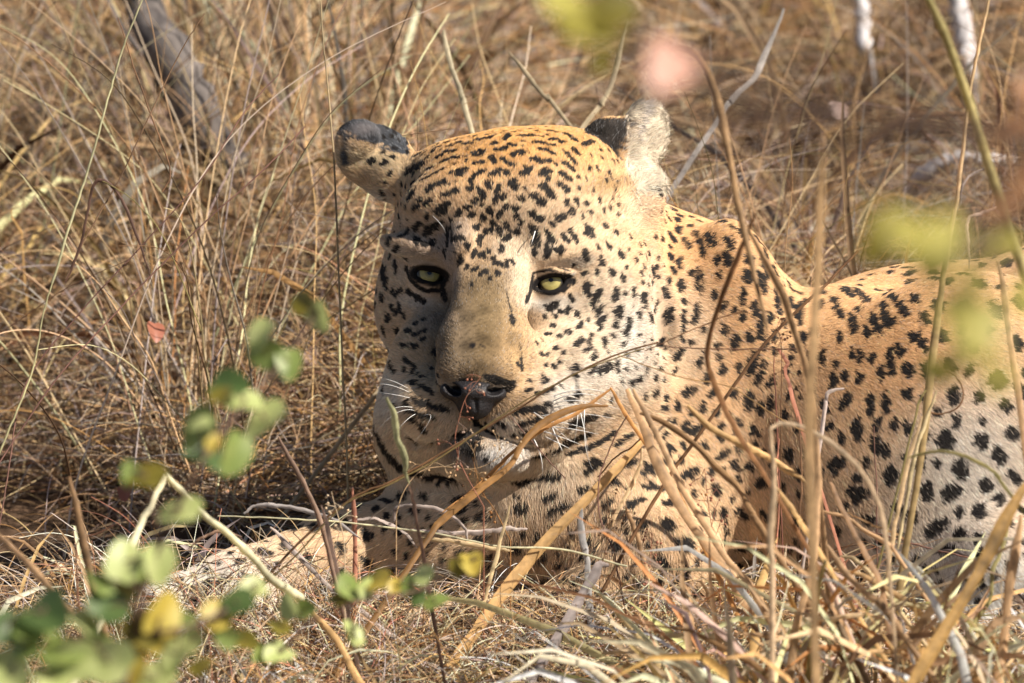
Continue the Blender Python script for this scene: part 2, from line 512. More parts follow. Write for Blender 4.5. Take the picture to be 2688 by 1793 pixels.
# ================================================================ COAT: spots read off the animal, laid on the skin in 3-D
# each entry: x1 y1 x2 y2 width, in a zoomed part of the photo (offset and zoom given first)
SPOTS = [
(960, 310, 5.6, '''730 560 820 510 60;690 580 760 545 40;1000 470 1060 440 60;970 520 1000 480 35;1020 600 1140 545 40;1160 505 1300 490 25;
1210 425 1280 405 25;1330 370 1400 370 50;1420 385 1550 380 50;1120 650 1200 620 55;1200 610 1380 580 65;620 800 790 700 110;700 840 850 700 50;
920 745 980 735 50;820 920 950 860 45;960 850 1140 755 25;930 1080 1000 980 90;1000 990 1180 970 85;640 1190 710 1090 80;670 980 720 950 55;
770 1240 810 1240 45;720 1350 780 1300 55;880 1290 960 1240 55;500 1440 620 1360 70;320 1480 380 1430 55;1600 330 1720 310 60;1790 310 1840 290 50;
1840 285 1900 260 40;1840 385 1950 385 45;1580 520 1740 500 65;1590 550 1700 545 65;1570 680 1620 660 45;1620 660 1750 670 32;1860 580 1880 640 85;
2010 590 2010 620 55;2060 650 2170 690 42;1900 470 1990 480 45;2050 440 2060 450 55;2110 400 2190 405 50;2160 530 2240 530 65;2060 200 2130 130 40;
2090 240 2060 330 60;1290 800 1480 760 65;1350 840 1420 820 80;1210 820 1290 790 32;1600 850 1660 830 50;1690 790 1750 800 45;1840 830 1880 830 70;
1950 770 1960 830 45;2060 800 2090 850 75;1300 1090 1340 1080 65;1140 1150 1230 1140 50;1230 1110 1290 1090 30;1530 990 1590 900 50;1500 1030 1560 1060 45;
1800 960 1810 1030 75;1660 1060 1710 1130 75;1710 1140 1730 1200 55;1950 1000 1900 1240 26;2150 950 2150 1020 75;2180 1040 2200 1050 45;2010 1150 2010 1200 65;
1070 1380 1200 1300 95;1100 1400 1180 1360 75;1460 1340 1530 1320 50;1580 1240 1650 1210 32;1350 1430 1420 1390 45;1530 1440 1600 1420 36;1710 1450 1730 1480 58;
1800 1370 1860 1380 55;1830 1340 1850 1430 45;1700 1290 1710 1290 45;2020 1310 2070 1320 45;1970 1400 1960 1470 36;2150 1350 2230 1340 36;50 640 130 640 70;240 670 300 665 55;390 575 410 575 35'''),
(1350, 260, 5.6, '''50 545 330 545 58;520 600 640 600 52;640 620 730 640 42;280 635 400 645 26;400 650 560 685 36;500 470 600 485 32;740 510 820 540 45;820 550 930 630 32;
890 620 930 630 36;1020 680 1120 620 65;350 740 480 760 46;480 770 590 820 46;0 820 160 790 75;270 890 340 900 70;340 910 500 930 66;780 810 890 950 50;
880 750 950 820 55;710 950 800 990 60;800 1000 870 1050 32;180 1010 220 1060 72;110 1110 220 1100 62;400 1060 530 1080 68;380 1120 470 1120 52;470 1150 490 1210 40;
680 1110 800 1180 65;660 1250 780 1370 64;390 1290 470 1320 76;460 1320 570 1470 78;250 1440 350 1480 85;340 1480 430 1550 75;0 1220 20 1310 42;940 1330 960 1350 30;
890 1480 930 1540 34;760 1520 790 1550 40;1040 1530 1060 1550 36;70 1460 120 1490 28;2060 1320 2120 1430 40;2200 1300 2230 1380 40'''),
(1350, 530, 5.6, '''240 180 300 190 46;270 200 400 270 60;20 90 30 110 45;30 230 90 310 40;30 440 60 460 70;680 190 720 250 55;600 220 650 270 28;520 310 570 350 26;760 20 800 60 45;
900 20 930 40 40;830 90 860 200 40;800 150 860 200 26;1040 20 1070 40 40;1080 140 1130 180 36;1070 400 1120 480 115;1310 330 1350 390 36;1480 450 1510 480 44;
810 430 880 520 28;870 520 910 600 36;720 510 780 580 78;220 390 300 430 80;300 460 350 600 60;260 600 350 640 50;300 700 290 780 30;470 450 530 560 46;
520 590 570 590 80;480 650 480 820 66;600 740 700 700 70;1030 730 1050 880 66;1030 760 1060 800 56;1250 790 1260 900 72;1350 600 1400 720 36;1530 720 1590 830 54;
1400 990 1440 1080 58;1450 1070 1460 1080 50;1570 1090 1600 1160 50;1210 1050 1215 1050 44;1010 1050 1030 1050 60;850 1170 870 1190 80;1060 1210 1075 1370 76;
1240 1310 1140 1530 68;1480 1290 1460 1460 66;1620 1360 1620 1370 44;1740 1290 1730 1380 26;1890 1380 1890 1500 92;2160 520 2180 580 40;2140 120 2210 190 36;
2200 1260 2220 1390 32;460 1540 620 1500 60;1200 1040 1210 1060 30'''),
(960, 560, 5.6, '''890 300 1030 170 84;710 250 820 160 55;520 350 620 230 70;320 280 390 190 70;200 180 210 200 45;350 380 360 460 70;150 430 170 490 55;90 450 100 500 45;
220 550 240 650 70;440 560 480 490 42;360 620 370 660 30;100 730 130 860 70;250 810 300 1000 120;300 1000 320 1100 66;430 720 450 860 46;740 370 760 460 55;
780 440 960 470 42;960 390 1000 440 45;1190 220 1200 480 62;1280 390 1440 390 50;1470 440 1500 520 42;1150 560 1170 640 50;1620 200 1640 240 75;1680 350 1670 460 70;
1740 250 1760 300 36;1840 230 1850 280 36;1860 130 1870 170 30;1950 200 1970 330 62;2050 160 2100 260 50;2100 320 2100 370 62;2030 390 2100 360 52;1990 480 1990 570 54;
2220 280 2240 300 45;1600 560 1570 640 54;1690 620 1760 630 80;1800 580 1830 560 55;1390 650 1390 740 50;1480 760 1480 820 50;1570 850 1630 820 48;1670 900 1700 890 45;
1720 850 1790 890 40;1890 670 1900 740 55;1980 770 2070 760 52;2070 720 2080 790 40;2150 710 2150 740 34;1930 860 1940 910 48;1830 940 1830 960 34;1555 1050 1560 1060 25;
560 650 600 680 45;610 1140 700 1200 32;700 1200 860 1290 70;80 1030 100 1140 45;160 1110 170 1170 45;230 1190 260 1290 84;400 1120 410 1190 45;440 1210 530 1130 40;
150 1370 140 1540 74;390 1370 450 1470 42;500 1350 520 1450 52;320 1500 370 1560 74;570 1490 580 1540 50'''),
(960, 820, 5.6, '''310 60 360 120 70;570 60 580 80 50;260 210 300 340 54;180 300 210 500 54;110 290 120 350 34;480 290 550 330 100;600 260 660 300 34;730 160 750 180 38;
860 110 870 120 32;720 330 790 340 36;830 300 880 270 24;850 400 870 400 32;530 490 580 490 40;640 490 660 490 34;720 510 770 510 34;370 570 450 650 54;590 690 640 740 46;
360 740 440 850 54;590 840 600 850 60;1020 560 1020 640 34;720 770 700 890 44;760 910 770 920 40;820 940 830 960 40;230 640 310 770 34;690 1010 750 1060 60;810 1070 860 1110 46;
900 1120 920 1140 36;950 1150 980 1180 44;280 1110 290 1150 44;720 1270 940 1350 66;950 1370 1200 1430 42;610 1320 660 1330 60;640 1410 840 1490 54;850 1490 960 1540 50;
450 1340 460 1350 44;680 1530 720 1540 34;2140 60 2170 180 16;1560 480 1570 510 16'''),
(1350, 800, 5.6, '''480 60 600 10 80;650 80 670 100 55;780 70 770 130 70;440 180 450 190 34;570 160 590 190 34;900 90 940 180 44;1150 20 1160 60 55;1260 60 1200 170 50;
1220 270 1300 200 54;1230 290 1240 360 46;1510 60 1510 160 100;1670 240 1640 370 56;1600 440 1620 440 92;980 270 910 350 36;790 390 790 430 70;540 300 560 340 30;
480 420 520 450 55;650 450 680 490 46;380 500 400 510 26;980 490 900 610 56;1100 510 1040 690 40;1310 500 1290 610 56;590 640 600 650 60;320 580 330 580 30;480 730 485 740 45;
380 720 390 720 30;710 710 720 720 30;1160 700 1120 800 50;650 830 655 850 45;460 870 470 880 40;560 900 580 930 40;90 810 100 960 58;30 870 60 890 44;860 930 900 930 88;
870 1030 880 1040 36;1160 920 1090 1010 36;1380 900 1220 980 100;1470 850 1480 960 84;440 1070 440 1150 74;220 1130 230 1140 30;660 1190 670 1200 44;330 1300 370 1300 60;
440 1290 540 1230 40;190 1255 200 1255 30;60 1550 180 1520 54;200 1530 400 1490 54;410 1490 500 1430 30;880 1320 960 1330 26;740 1390 870 1390 40;1380 1390 1390 1400 70;
1970 170 2020 270 54;2160 610 2180 620 100;2190 500 2190 510 45;1820 1060 1770 1110 45;1680 1130 1720 1140 34;2180 1090 2190 1110 50;2130 930 2140 940 34;1900 1290 1880 1360 45;
2070 1260 2050 1330 45;2160 1540 2240 1500 45'''),
(960, 1080, 5.6, '''150 200 170 330 80;200 330 300 560 125;320 600 500 780 145;500 820 800 900 105;690 380 760 440 104;760 30 1000 80 54;830 170 900 300 54;700 110 760 130 36;
850 970 1300 1020 105;140 700 170 900 46;560 1180 600 1200 46;210 1290 360 1330 46;1310 1280 1440 1260 56;1410 1460 1490 1410 64;930 1540 960 1550 56;1640 1340 1670 1370 46;
1400 400 1560 480 90;1480 560 1600 600 80;1780 620 1800 700 40;1930 150 1940 155 26;1890 235 1895 240 26;1780 185 1785 190 20;2010 200 2015 205 22;2165 340 2180 340 36'''),
(1350, 1070, 5.6, '''0 50 100 40 45;110 30 380 15 54;60 240 180 210 45;190 200 340 160 40;400 90 440 80 34;80 370 200 350 26;820 210 1160 150 112;850 260 1000 250 80;
1290 110 1390 100 45;300 660 450 640 135;450 600 560 570 90;620 590 760 500 100;780 520 1000 420 100;900 420 1080 400 60;760 680 880 660 52;880 650 1100 590 52;1100 580 1260 500 44;
1260 500 1450 360 54;1490 550 1560 500 54;1560 490 1700 400 50;1090 850 1220 810 130;1020 920 1040 940 50;0 1110 200 1090 72;200 1090 480 1050 52;460 1010 640 1020 80;
930 1190 1040 1150 64;440 1310 500 1300 54;500 1290 620 1240 54;500 1510 620 1450 72;620 1450 820 1400 62;0 1290 40 1290 60;20 1460 140 1450 80;1640 830 1760 770 56;
1880 960 1930 960 44;1940 920 2050 860 84;1900 790 1920 810 44;1900 1160 2000 1130 74;2080 1190 2200 1190 56;1430 1090 1520 1050 40;1630 1140 1640 1140 34;2180 600 2240 560 74;
1330 1390 1420 1340 100;1660 1470 1780 1400 92;1780 1370 1920 1350 62'''),
(1688, 400, 2.24, '''110 170 130 210 20;150 310 210 370 25;220 300 280 380 25;200 430 215 470 30;160 480 180 520 25;240 510 270 560 25;370 480 410 540 38;320 490 340 540 20;
340 540 355 610 25;490 510 510 560 38;160 600 170 640 20;215 620 215 680 20;430 620 430 660 25;480 600 500 660 35;180 680 185 710 15;325 690 330 810 30;280 700 282 720 15;
220 760 222 810 28;610 620 625 650 40;600 700 620 750 40;690 620 725 720 30;680 710 700 800 48;780 820 800 930 38;580 810 580 890 28;410 810 415 850 25;650 890 650 950 32;
740 940 740 990 28;920 890 915 1000 38;690 960 670 1080 28;150 930 140 990 34;230 930 230 1050 20;320 910 295 1000 30;35 960 45 1000 30;475 1020 475 1060 28;
540 1080 520 1140 34;620 1070 615 1100 34;770 1050 765 1100 22;710 1090 705 1140 24;210 1160 190 1210 38;435 1190 440 1200 28;650 1180 620 1290 43;700 1230 700 1260 34;
560 1250 555 1280 28;470 1250 460 1290 34;370 1310 370 1340 38;680 1300 670 1360 34;750 1330 745 1370 34;290 1380 230 1420 28;410 1410 400 1420 38;620 1420 620 1490 43;
520 1410 540 1430 38;690 1480 680 1530 34;750 1450 745 1500 28;830 1520 830 1560 34;350 1480 340 1500 34;840 980 835 1020 25;870 860 870 900 28;
1090 670 1100 700 58;1170 790 1220 840 43;1280 750 1320 790 38;1250 800 1320 880 34;1340 720 1380 760 30;1450 840 1490 880 27;1500 890 1545 950 36;1410 890 1410 920 38;
1410 940 1440 1020 43;1440 1020 1470 990 34;1260 920 1265 925 43;1130 910 1170 970 25;1220 960 1240 1050 38;1340 960 1390 1060 36;1300 1030 1320 1080 28;1580 1080 1610 1100 58;
1630 1110 1650 1150 38;1500 1150 1510 1180 48;1440 1160 1460 1300 30;1340 1190 1340 1220 34;1220 1160 1225 1200 24;1270 1170 1270 1220 28;1540 1260 1560 1290 58;
1390 1270 1390 1310 34;1265 1310 1265 1340 43;1180 1290 1180 1330 24;1110 1320 1115 1370 43;1150 1050 1155 1110 20;1570 760 1620 770 48;1590 850 1600 870 48;1640 950 1660 990 43;
1660 1250 1670 1300 48;1540 1410 1550 1420 58;1420 1430 1420 1510 38;1330 1420 1330 1530 28;1200 1430 1170 1490 43;1780 1230 1810 1260 50;1820 1400 1820 1450 60;
1970 1430 1970 1440 60;2070 1320 2080 1340 98;2130 1480 2130 1490 68;1700 700 1720 710 50;1900 530 1940 550 60;2130 640 2140 660 70;330 340 380 370 32;430 390 520 440 26;
560 460 600 500 32;940 1060 940 1120 30;960 1180 955 1230 32;1040 1180 1045 1230 34;1000 1040 1005 1080 26;1720 880 1740 920 54;1740 1060 1760 1090 60;1950 760 1990 780 60;
1880 900 1900 960 56;2060 900 2080 950 60;1920 1120 1940 1150 56;2180 1100 2200 1140 60;2200 860 2220 900 60'''),
(1688, 1093, 2.24, '''140 180 150 190 53;355 165 360 175 43;230 60 260 40 28;230 90 300 70 28;290 90 340 50 36;640 60 670 100 36;170 20 180 25 24;440 240 490 210 36;
530 280 545 290 46;600 300 640 290 32;240 340 310 320 46;30 310 50 300 40;60 400 20 410 36;290 450 300 460 50;130 510 200 520 46;250 590 260 595 32;130 620 150 640 70;
210 720 270 750 60;680 380 700 390 56;420 410 430 440 56;90 830 120 860 56;220 900 240 920 50;90 950 90 960 46;170 960 190 960 46;120 1080 150 1090 50;560 750 590 770 56;
460 550 470 560 46;850 200 860 240 46;1250 30 1260 120 50;1090 50 1100 60 46;1160 100 1160 130 32;1360 140 1370 190 56;1400 180 1420 200 56;1100 270 1160 260 56;1120 300 1110 320 36;
1240 350 1260 360 46;1220 430 1300 450 56;1250 470 1240 490 46;1450 320 1450 370 66;1770 110 1780 160 78;1740 130 1740 150 46;1980 130 1985 150 76;2080 200 2100 250 62;
1850 270 1870 340 66;1660 400 1665 470 52;1780 460 1830 430 72;2010 390 2015 410 66;2090 470 2090 500 56;1970 540 1980 570 72;1680 680 1770 620 62;1860 690 1870 690 72;
1560 580 1580 590 56;1310 600 1330 610 56;1490 530 1500 540 46;1490 690 1510 690 36;1740 780 1820 780 46;1870 920 1880 930 56;2160 90 2170 100 76;1590 830 1600 830 32;
1290 730 1295 735 32;760 300 780 320 40;900 330 920 350 44;960 200 970 240 40;780 470 790 500 40;900 600 920 620 44;560 560 590 580 40;380 640 400 660 40;700 560 720 590 36;350 790 370 810 40;480 860 500 880 40'''),
(860, 850, 2.24, '''1680 1290 1720 1290 56;1850 1170 1860 1180 46;1980 1150 1990 1170 56;1930 1370 1980 1400 56;1080 1290 1110 1300 56;900 1250 920 1260 56;1830 1500 1840 1510 46;
2080 1260 2110 1280 56;2100 1420 2080 1450 46;1390 1500 1400 1510 36;1240 1500 1300 1490 36;810 1150 820 1150 46;900 1130 940 1130 42;780 1030 800 1030 30;700 1110 710 1120 36;
560 1010 580 1020 34;1230 1230 1240 1240 40;1500 1370 1510 1380 44;1350 1400 1360 1410 40;640 1180 660 1190 40;420 1010 440 1030 36;500 1090 520 1100 36'''),
(0, 1093, 2.24, '''1040 1120 1060 1120 33;1120 1090 1150 1075 33;1200 1000 1250 970 33;1200 1070 1260 1050 38;1110 1020 1150 1010 33;1290 980 1350 950 33;1430 950 1460 940 46;
1520 790 1580 800 56;1670 750 1690 770 56;1720 650 1740 655 56;1400 860 1440 850 36;1590 880 1640 870 33;1570 690 1600 690 33;1560 1060 1580 1090 34;1930 470 1960 500 76;
1260 1350 1330 1340 22;1840 640 1860 660 44;1800 820 1830 830 44;2000 600 2030 620 50;2000 760 2020 780 46;1990 900 2010 920 46;2150 690 2170 700 50;2150 840 2170 850 50'''),
]
# dark skin: eye rims, tear lines, mouth, nostril wings, ear backs (photo px)
SKIN = '''1066 706 1084 740 22;1084 740 1120 764 20;1120 764 1160 762 18;1160 762 1170 724 16;1070 700 1100 690 8;1160 756 1168 786 22;
1398 730 1390 765 20;1398 720 1440 708 12;1440 708 1490 722 12;1404 758 1450 774 12;1450 774 1492 754 12;1490 724 1502 736 14;1394 764 1380 792 24;1466 702 1495 712 7;
1133 968 1148 1000 13;1148 1000 1182 1026 18;1182 1026 1212 1060 24;1212 1060 1240 1090 30;1245 1082 1250 1112 26;1150 985 1236 1000 20;1275 990 1343 1006 26;1290 1025 1340 1018 26;
1240 1040 1280 1040 70;1232 1060 1262 1066 50;1200 1020 1300 1030 40;
1250 1106 1300 1138 24;1300 1138 1334 1158 15;1334 1158 1400 1170 8;1206 1142 1258 1150 30;1208 1164 1262 1172 26;1206 1140 1130 1162 9;1712 700 1717 728 12;1306 690 1330 770 5;1330 770 1346 830 6;1346 830 1364 905 5;1364 905 1370 950 4;1183 596 1186 640 9;1150 652 1196 664 6;1262 905 1272 912 6'''


def parse(s, ox=0, oy=0, z=1.0):
    out = []
    for e in s.replace('\n', '').split(';'):
        a = [float(t) for t in e.split()]
        if len(a) == 5: out.append((ox + a[0] / z, oy + a[1] / z, ox + a[2] / z, oy + a[3] / z, a[4] / z))
    return out


def lay(lst):
    res = []
    for x1, y1, x2, y2, w in lst:
        p1, n1 = hit(x1, y1); p2, n2 = hit(x2, y2)
        if p1 is None and p2 is None: continue
        if p1 is None: p1 = p2
        if p2 is None: p2 = p1
        if np.linalg.norm(p1 - p2) > 2.2 * PX * math.hypot(x1 - x2, y1 - y2) + 0.006: p2 = p1
        res.append((p1, p2, w * PX * 0.5))
    return res


spots = []
seen = []
for ox, oy, z, s in SPOTS:
    for e in parse(s, ox, oy, z):
        spots.append(e)
SP = lay(spots)
SP = [(a, b, max(r * 1.30 + 0.0010, 0.0027)) for a, b, r in SP]
SK = lay(parse(SKIN))
mid = np.array([(a + b) / 2 for a, b, r in SP])
# the flank, rump and far side that no photograph spot covers: rosette pieces scattered at the same spacing
rs = RNG.permutation(len(WV))[:6000]
extra = []
ROS = []
pts = list(mid)
for i in rs:
    p = WV[i]
    L = LP[i]
    vis = hit(L[0], L[1])[0]
    low = L[1] > 1490 and L[0] < 1950
    if L[0] < 2640 and not low and vis is not None and np.linalg.norm(vis - p) < 0.012: continue
    if 900 < L[0] < 1800 and L[1] < 1250 and L[2] < 250: continue
    gap = 0.014 if L[0] < 1950 else 0.034
    arr = np.array(pts)
    if ((arr - p) ** 2).sum(1).min() < gap ** 2: continue
    pts.append(p)
    if L[0] > 1950:                                  # a rosette: a broken ring of blotches
        ROS.append(p)
        e1 = np.cross(VN[i], (0.3, 0.2, 0.9)); e1 /= np.linalg.norm(e1); e2 = np.cross(VN[i], e1)
        a0 = RNG.uniform(0, 6.28); nb = RNG.integers(3, 6)
        for kk in range(nb):
            a = a0 + kk * 2 * math.pi / (nb + .6) + RNG.normal() * .15; rr = RNG.uniform(.0085, .011)
            b0 = p + (e1 * math.cos(a) + e2 * math.sin(a) * .85) * rr; b1 = p + (e1 * math.cos(a + .55) + e2 * math.sin(a + .55) * .85) * rr
            extra.append((b0, b1, RNG.uniform(.0026, .0038)))
        continue
    t = np.cross(VN[i], (RNG.normal(size=3))); t /= np.linalg.norm(t)
    l = RNG.uniform(0.002, 0.007) * (gap / 0.0135) * 0.7
    extra.append((p - t * l, p + t * l, RNG.uniform(0.0026, 0.004) * gap / 0.0135 * 0.8))
# small extra marks wherever the traced ones leave a bare patch on the side the photo shows
front = -(VN @ AX_A) > 0.15
rs = RNG.permutation(np.nonzero(front)[0])[:9000]
pts = np.array([(a + b) / 2 for a, b, r in SP + extra]); rr_ = np.array([r + 0.25 * np.linalg.norm(a - b) for a, b, r in SP + extra])
for i in rs:
    p, L = WV[i], LP[i]
    if 1740 < L[0] < 2120 and L[1] > 500: gap, rad = 0.0085, RNG.uniform(.0020, .0034)
    elif 2120 <= L[0] < 2700: gap, rad = 0.0125, RNG.uniform(.0030, .0046)
    elif 1480 < L[0] <= 1740 and 370 < L[1] < 1000 and not (L[0] > 1620 and L[1] < 620): gap, rad = 0.0078, RNG.uniform(.0015, .0023)
    elif 1000 < L[0] < 1480 and 330 < L[1] < 600: gap, rad = 0.0066, RNG.uniform(.0014, .0022)
    elif 1350 < L[0] <= 1740 and L[1] > 1260: gap, rad = 0.0095, RNG.uniform(.0022, .0034)
    elif L[0] < 1300 and L[1] > 1330: gap, rad = 0.010, RNG.uniform(.0022, .0034)
    else: continue
    d_ = np.sqrt(((pts - p) ** 2).sum(1)) - rr_
    if d_.min() < gap * 0.62: continue
    t = AX_U * .8 + AX_R * RNG.normal() * .4; t = t - VN[i] * (t @ VN[i]); t /= np.linalg.norm(t) + 1e-9
    l = rad * RNG.uniform(.3, 1.1)
    extra.append((p - t * l, p + t * l, rad)); pts = np.vstack([pts, p]); rr_ = np.append(rr_, rad)
SP += extra


def vnoise(p, f, seed):
    """Cheap smooth noise from a few sine waves."""
    r = np.random.default_rng(seed)
    out = np.zeros(len(p))
    for _ in range(5):
        k = r.normal(size=3) * f; out += np.sin(p @ k + r.uniform(0, 6.28))
    return out / 2.2


C_TAWNY = np.array((0.77, 0.425, 0.19)); C_BUFF = np.array((0.77, 0.515, 0.30)); C_CREAM = np.array((0.78, 0.62, 0.45))
C_WHITE = np.array((0.80, 0.76, 0.68)); C_BLACK = np.array((0.014, 0.012, 0.012)); C_NOSE = np.array((0.205, 0.135, 0.065))
C_GREY = np.array((0.36, 0.30, 0.26))
ZONES = [  # px, py, radius x, radius y, colour, strength
    (1350, 380, 330, 150, (0.75, 0.39, 0.13), 1.0), (1250, 640, 200, 130, C_BUFF, .7), (1420, 560, 150, 120, C_CREAM, .3),
    (1250, 900, 120, 150, C_NOSE, 1.0), (1285, 780, 85, 100, (0.29, 0.20, 0.10), .85), (1350, 930, 36, 120, (0.56, 0.36, 0.17), .8),
    (1190, 900, 60, 150, (0.34, 0.25, 0.16), .6),
    (1370, 740, 40, 70, C_CREAM, .7), (1450, 800, 70, 26, C_WHITE, .8), (1185, 740, 22, 50, C_GREY, .5), (1400, 660, 60, 34, C_CREAM, .5),
    (1090, 790, 50, 22, C_WHITE, .5), (1130, 830, 60, 50, C_GREY, .35), (1060, 720, 24, 40, C_CREAM, .7), (1120, 684, 50, 14, C_CREAM, .8), (1110, 640, 60, 30, C_GREY, .6),
    (1600, 850, 110, 190, C_CREAM, .8), (1660, 900, 60, 120, C_WHITE, .7), (1560, 1000, 130, 60, C_WHITE, .6), (1480, 880, 60, 80, C_CREAM, .6),
    (1000, 880, 60, 240, C_CREAM, .35), (1010, 1040, 70, 80, C_WHITE, .8), (1060, 1190, 120, 90, C_CREAM, .8), (1470, 1060, 60, 60, C_WHITE, 1.0),
    (1330, 1120, 60, 34, C_WHITE, .6), (1200, 1110, 60, 50, C_CREAM, .6), (1310, 1215, 90, 50, C_WHITE, 1.0), (1215, 1180, 50, 40, (0.12, 0.11, 0.11), .8), (1330, 1200, 76, 44, (0.86, 0.84, 0.80), 1.0),
    (1250, 1300, 200, 90, C_CREAM, .8), (1560, 1300, 260, 260, C_BUFF, .7), (1450, 1240, 100, 90, C_CREAM, .7),
    (1720, 760, 34, 240, C_WHITE, .6), (1690, 560, 60, 60, C_CREAM, .8), (1590, 490, 50, 30, (0.42, 0.26, 0.11), .9),
    (1880, 800, 180, 300, C_TAWNY, .75), (1830, 620, 170, 150, C_TAWNY, .9), (1800, 880, 90, 150, C_CREAM, .5),
    (2330, 850, 260, 210, C_TAWNY, .95), (2450, 1300, 200, 150, C_CREAM, .7), (2560, 1200, 180, 200, C_WHITE, .6), (2500, 1560, 420, 170, C_WHITE, 1.0),
    (1900, 1450, 250, 200, C_BUFF, .8), (700, 1640, 150, 70, C_CREAM, .9), (520, 1540, 260, 110, C_WHITE, .8),
    (1185, 612, 60, 50, C_GREY, .6), (1175, 660, 26, 60, C_GREY, .7), (1330, 660, 40, 40, C_CREAM, .5), (1070, 612, 50, 24, C_GREY, .4), (1120, 700, 70, 40, C_GREY, .45),
    (980, 440, 110, 60, (0.72, 0.55, 0.33), 1.0), (950, 470, 90, 34, C_TAWNY, .4),
]


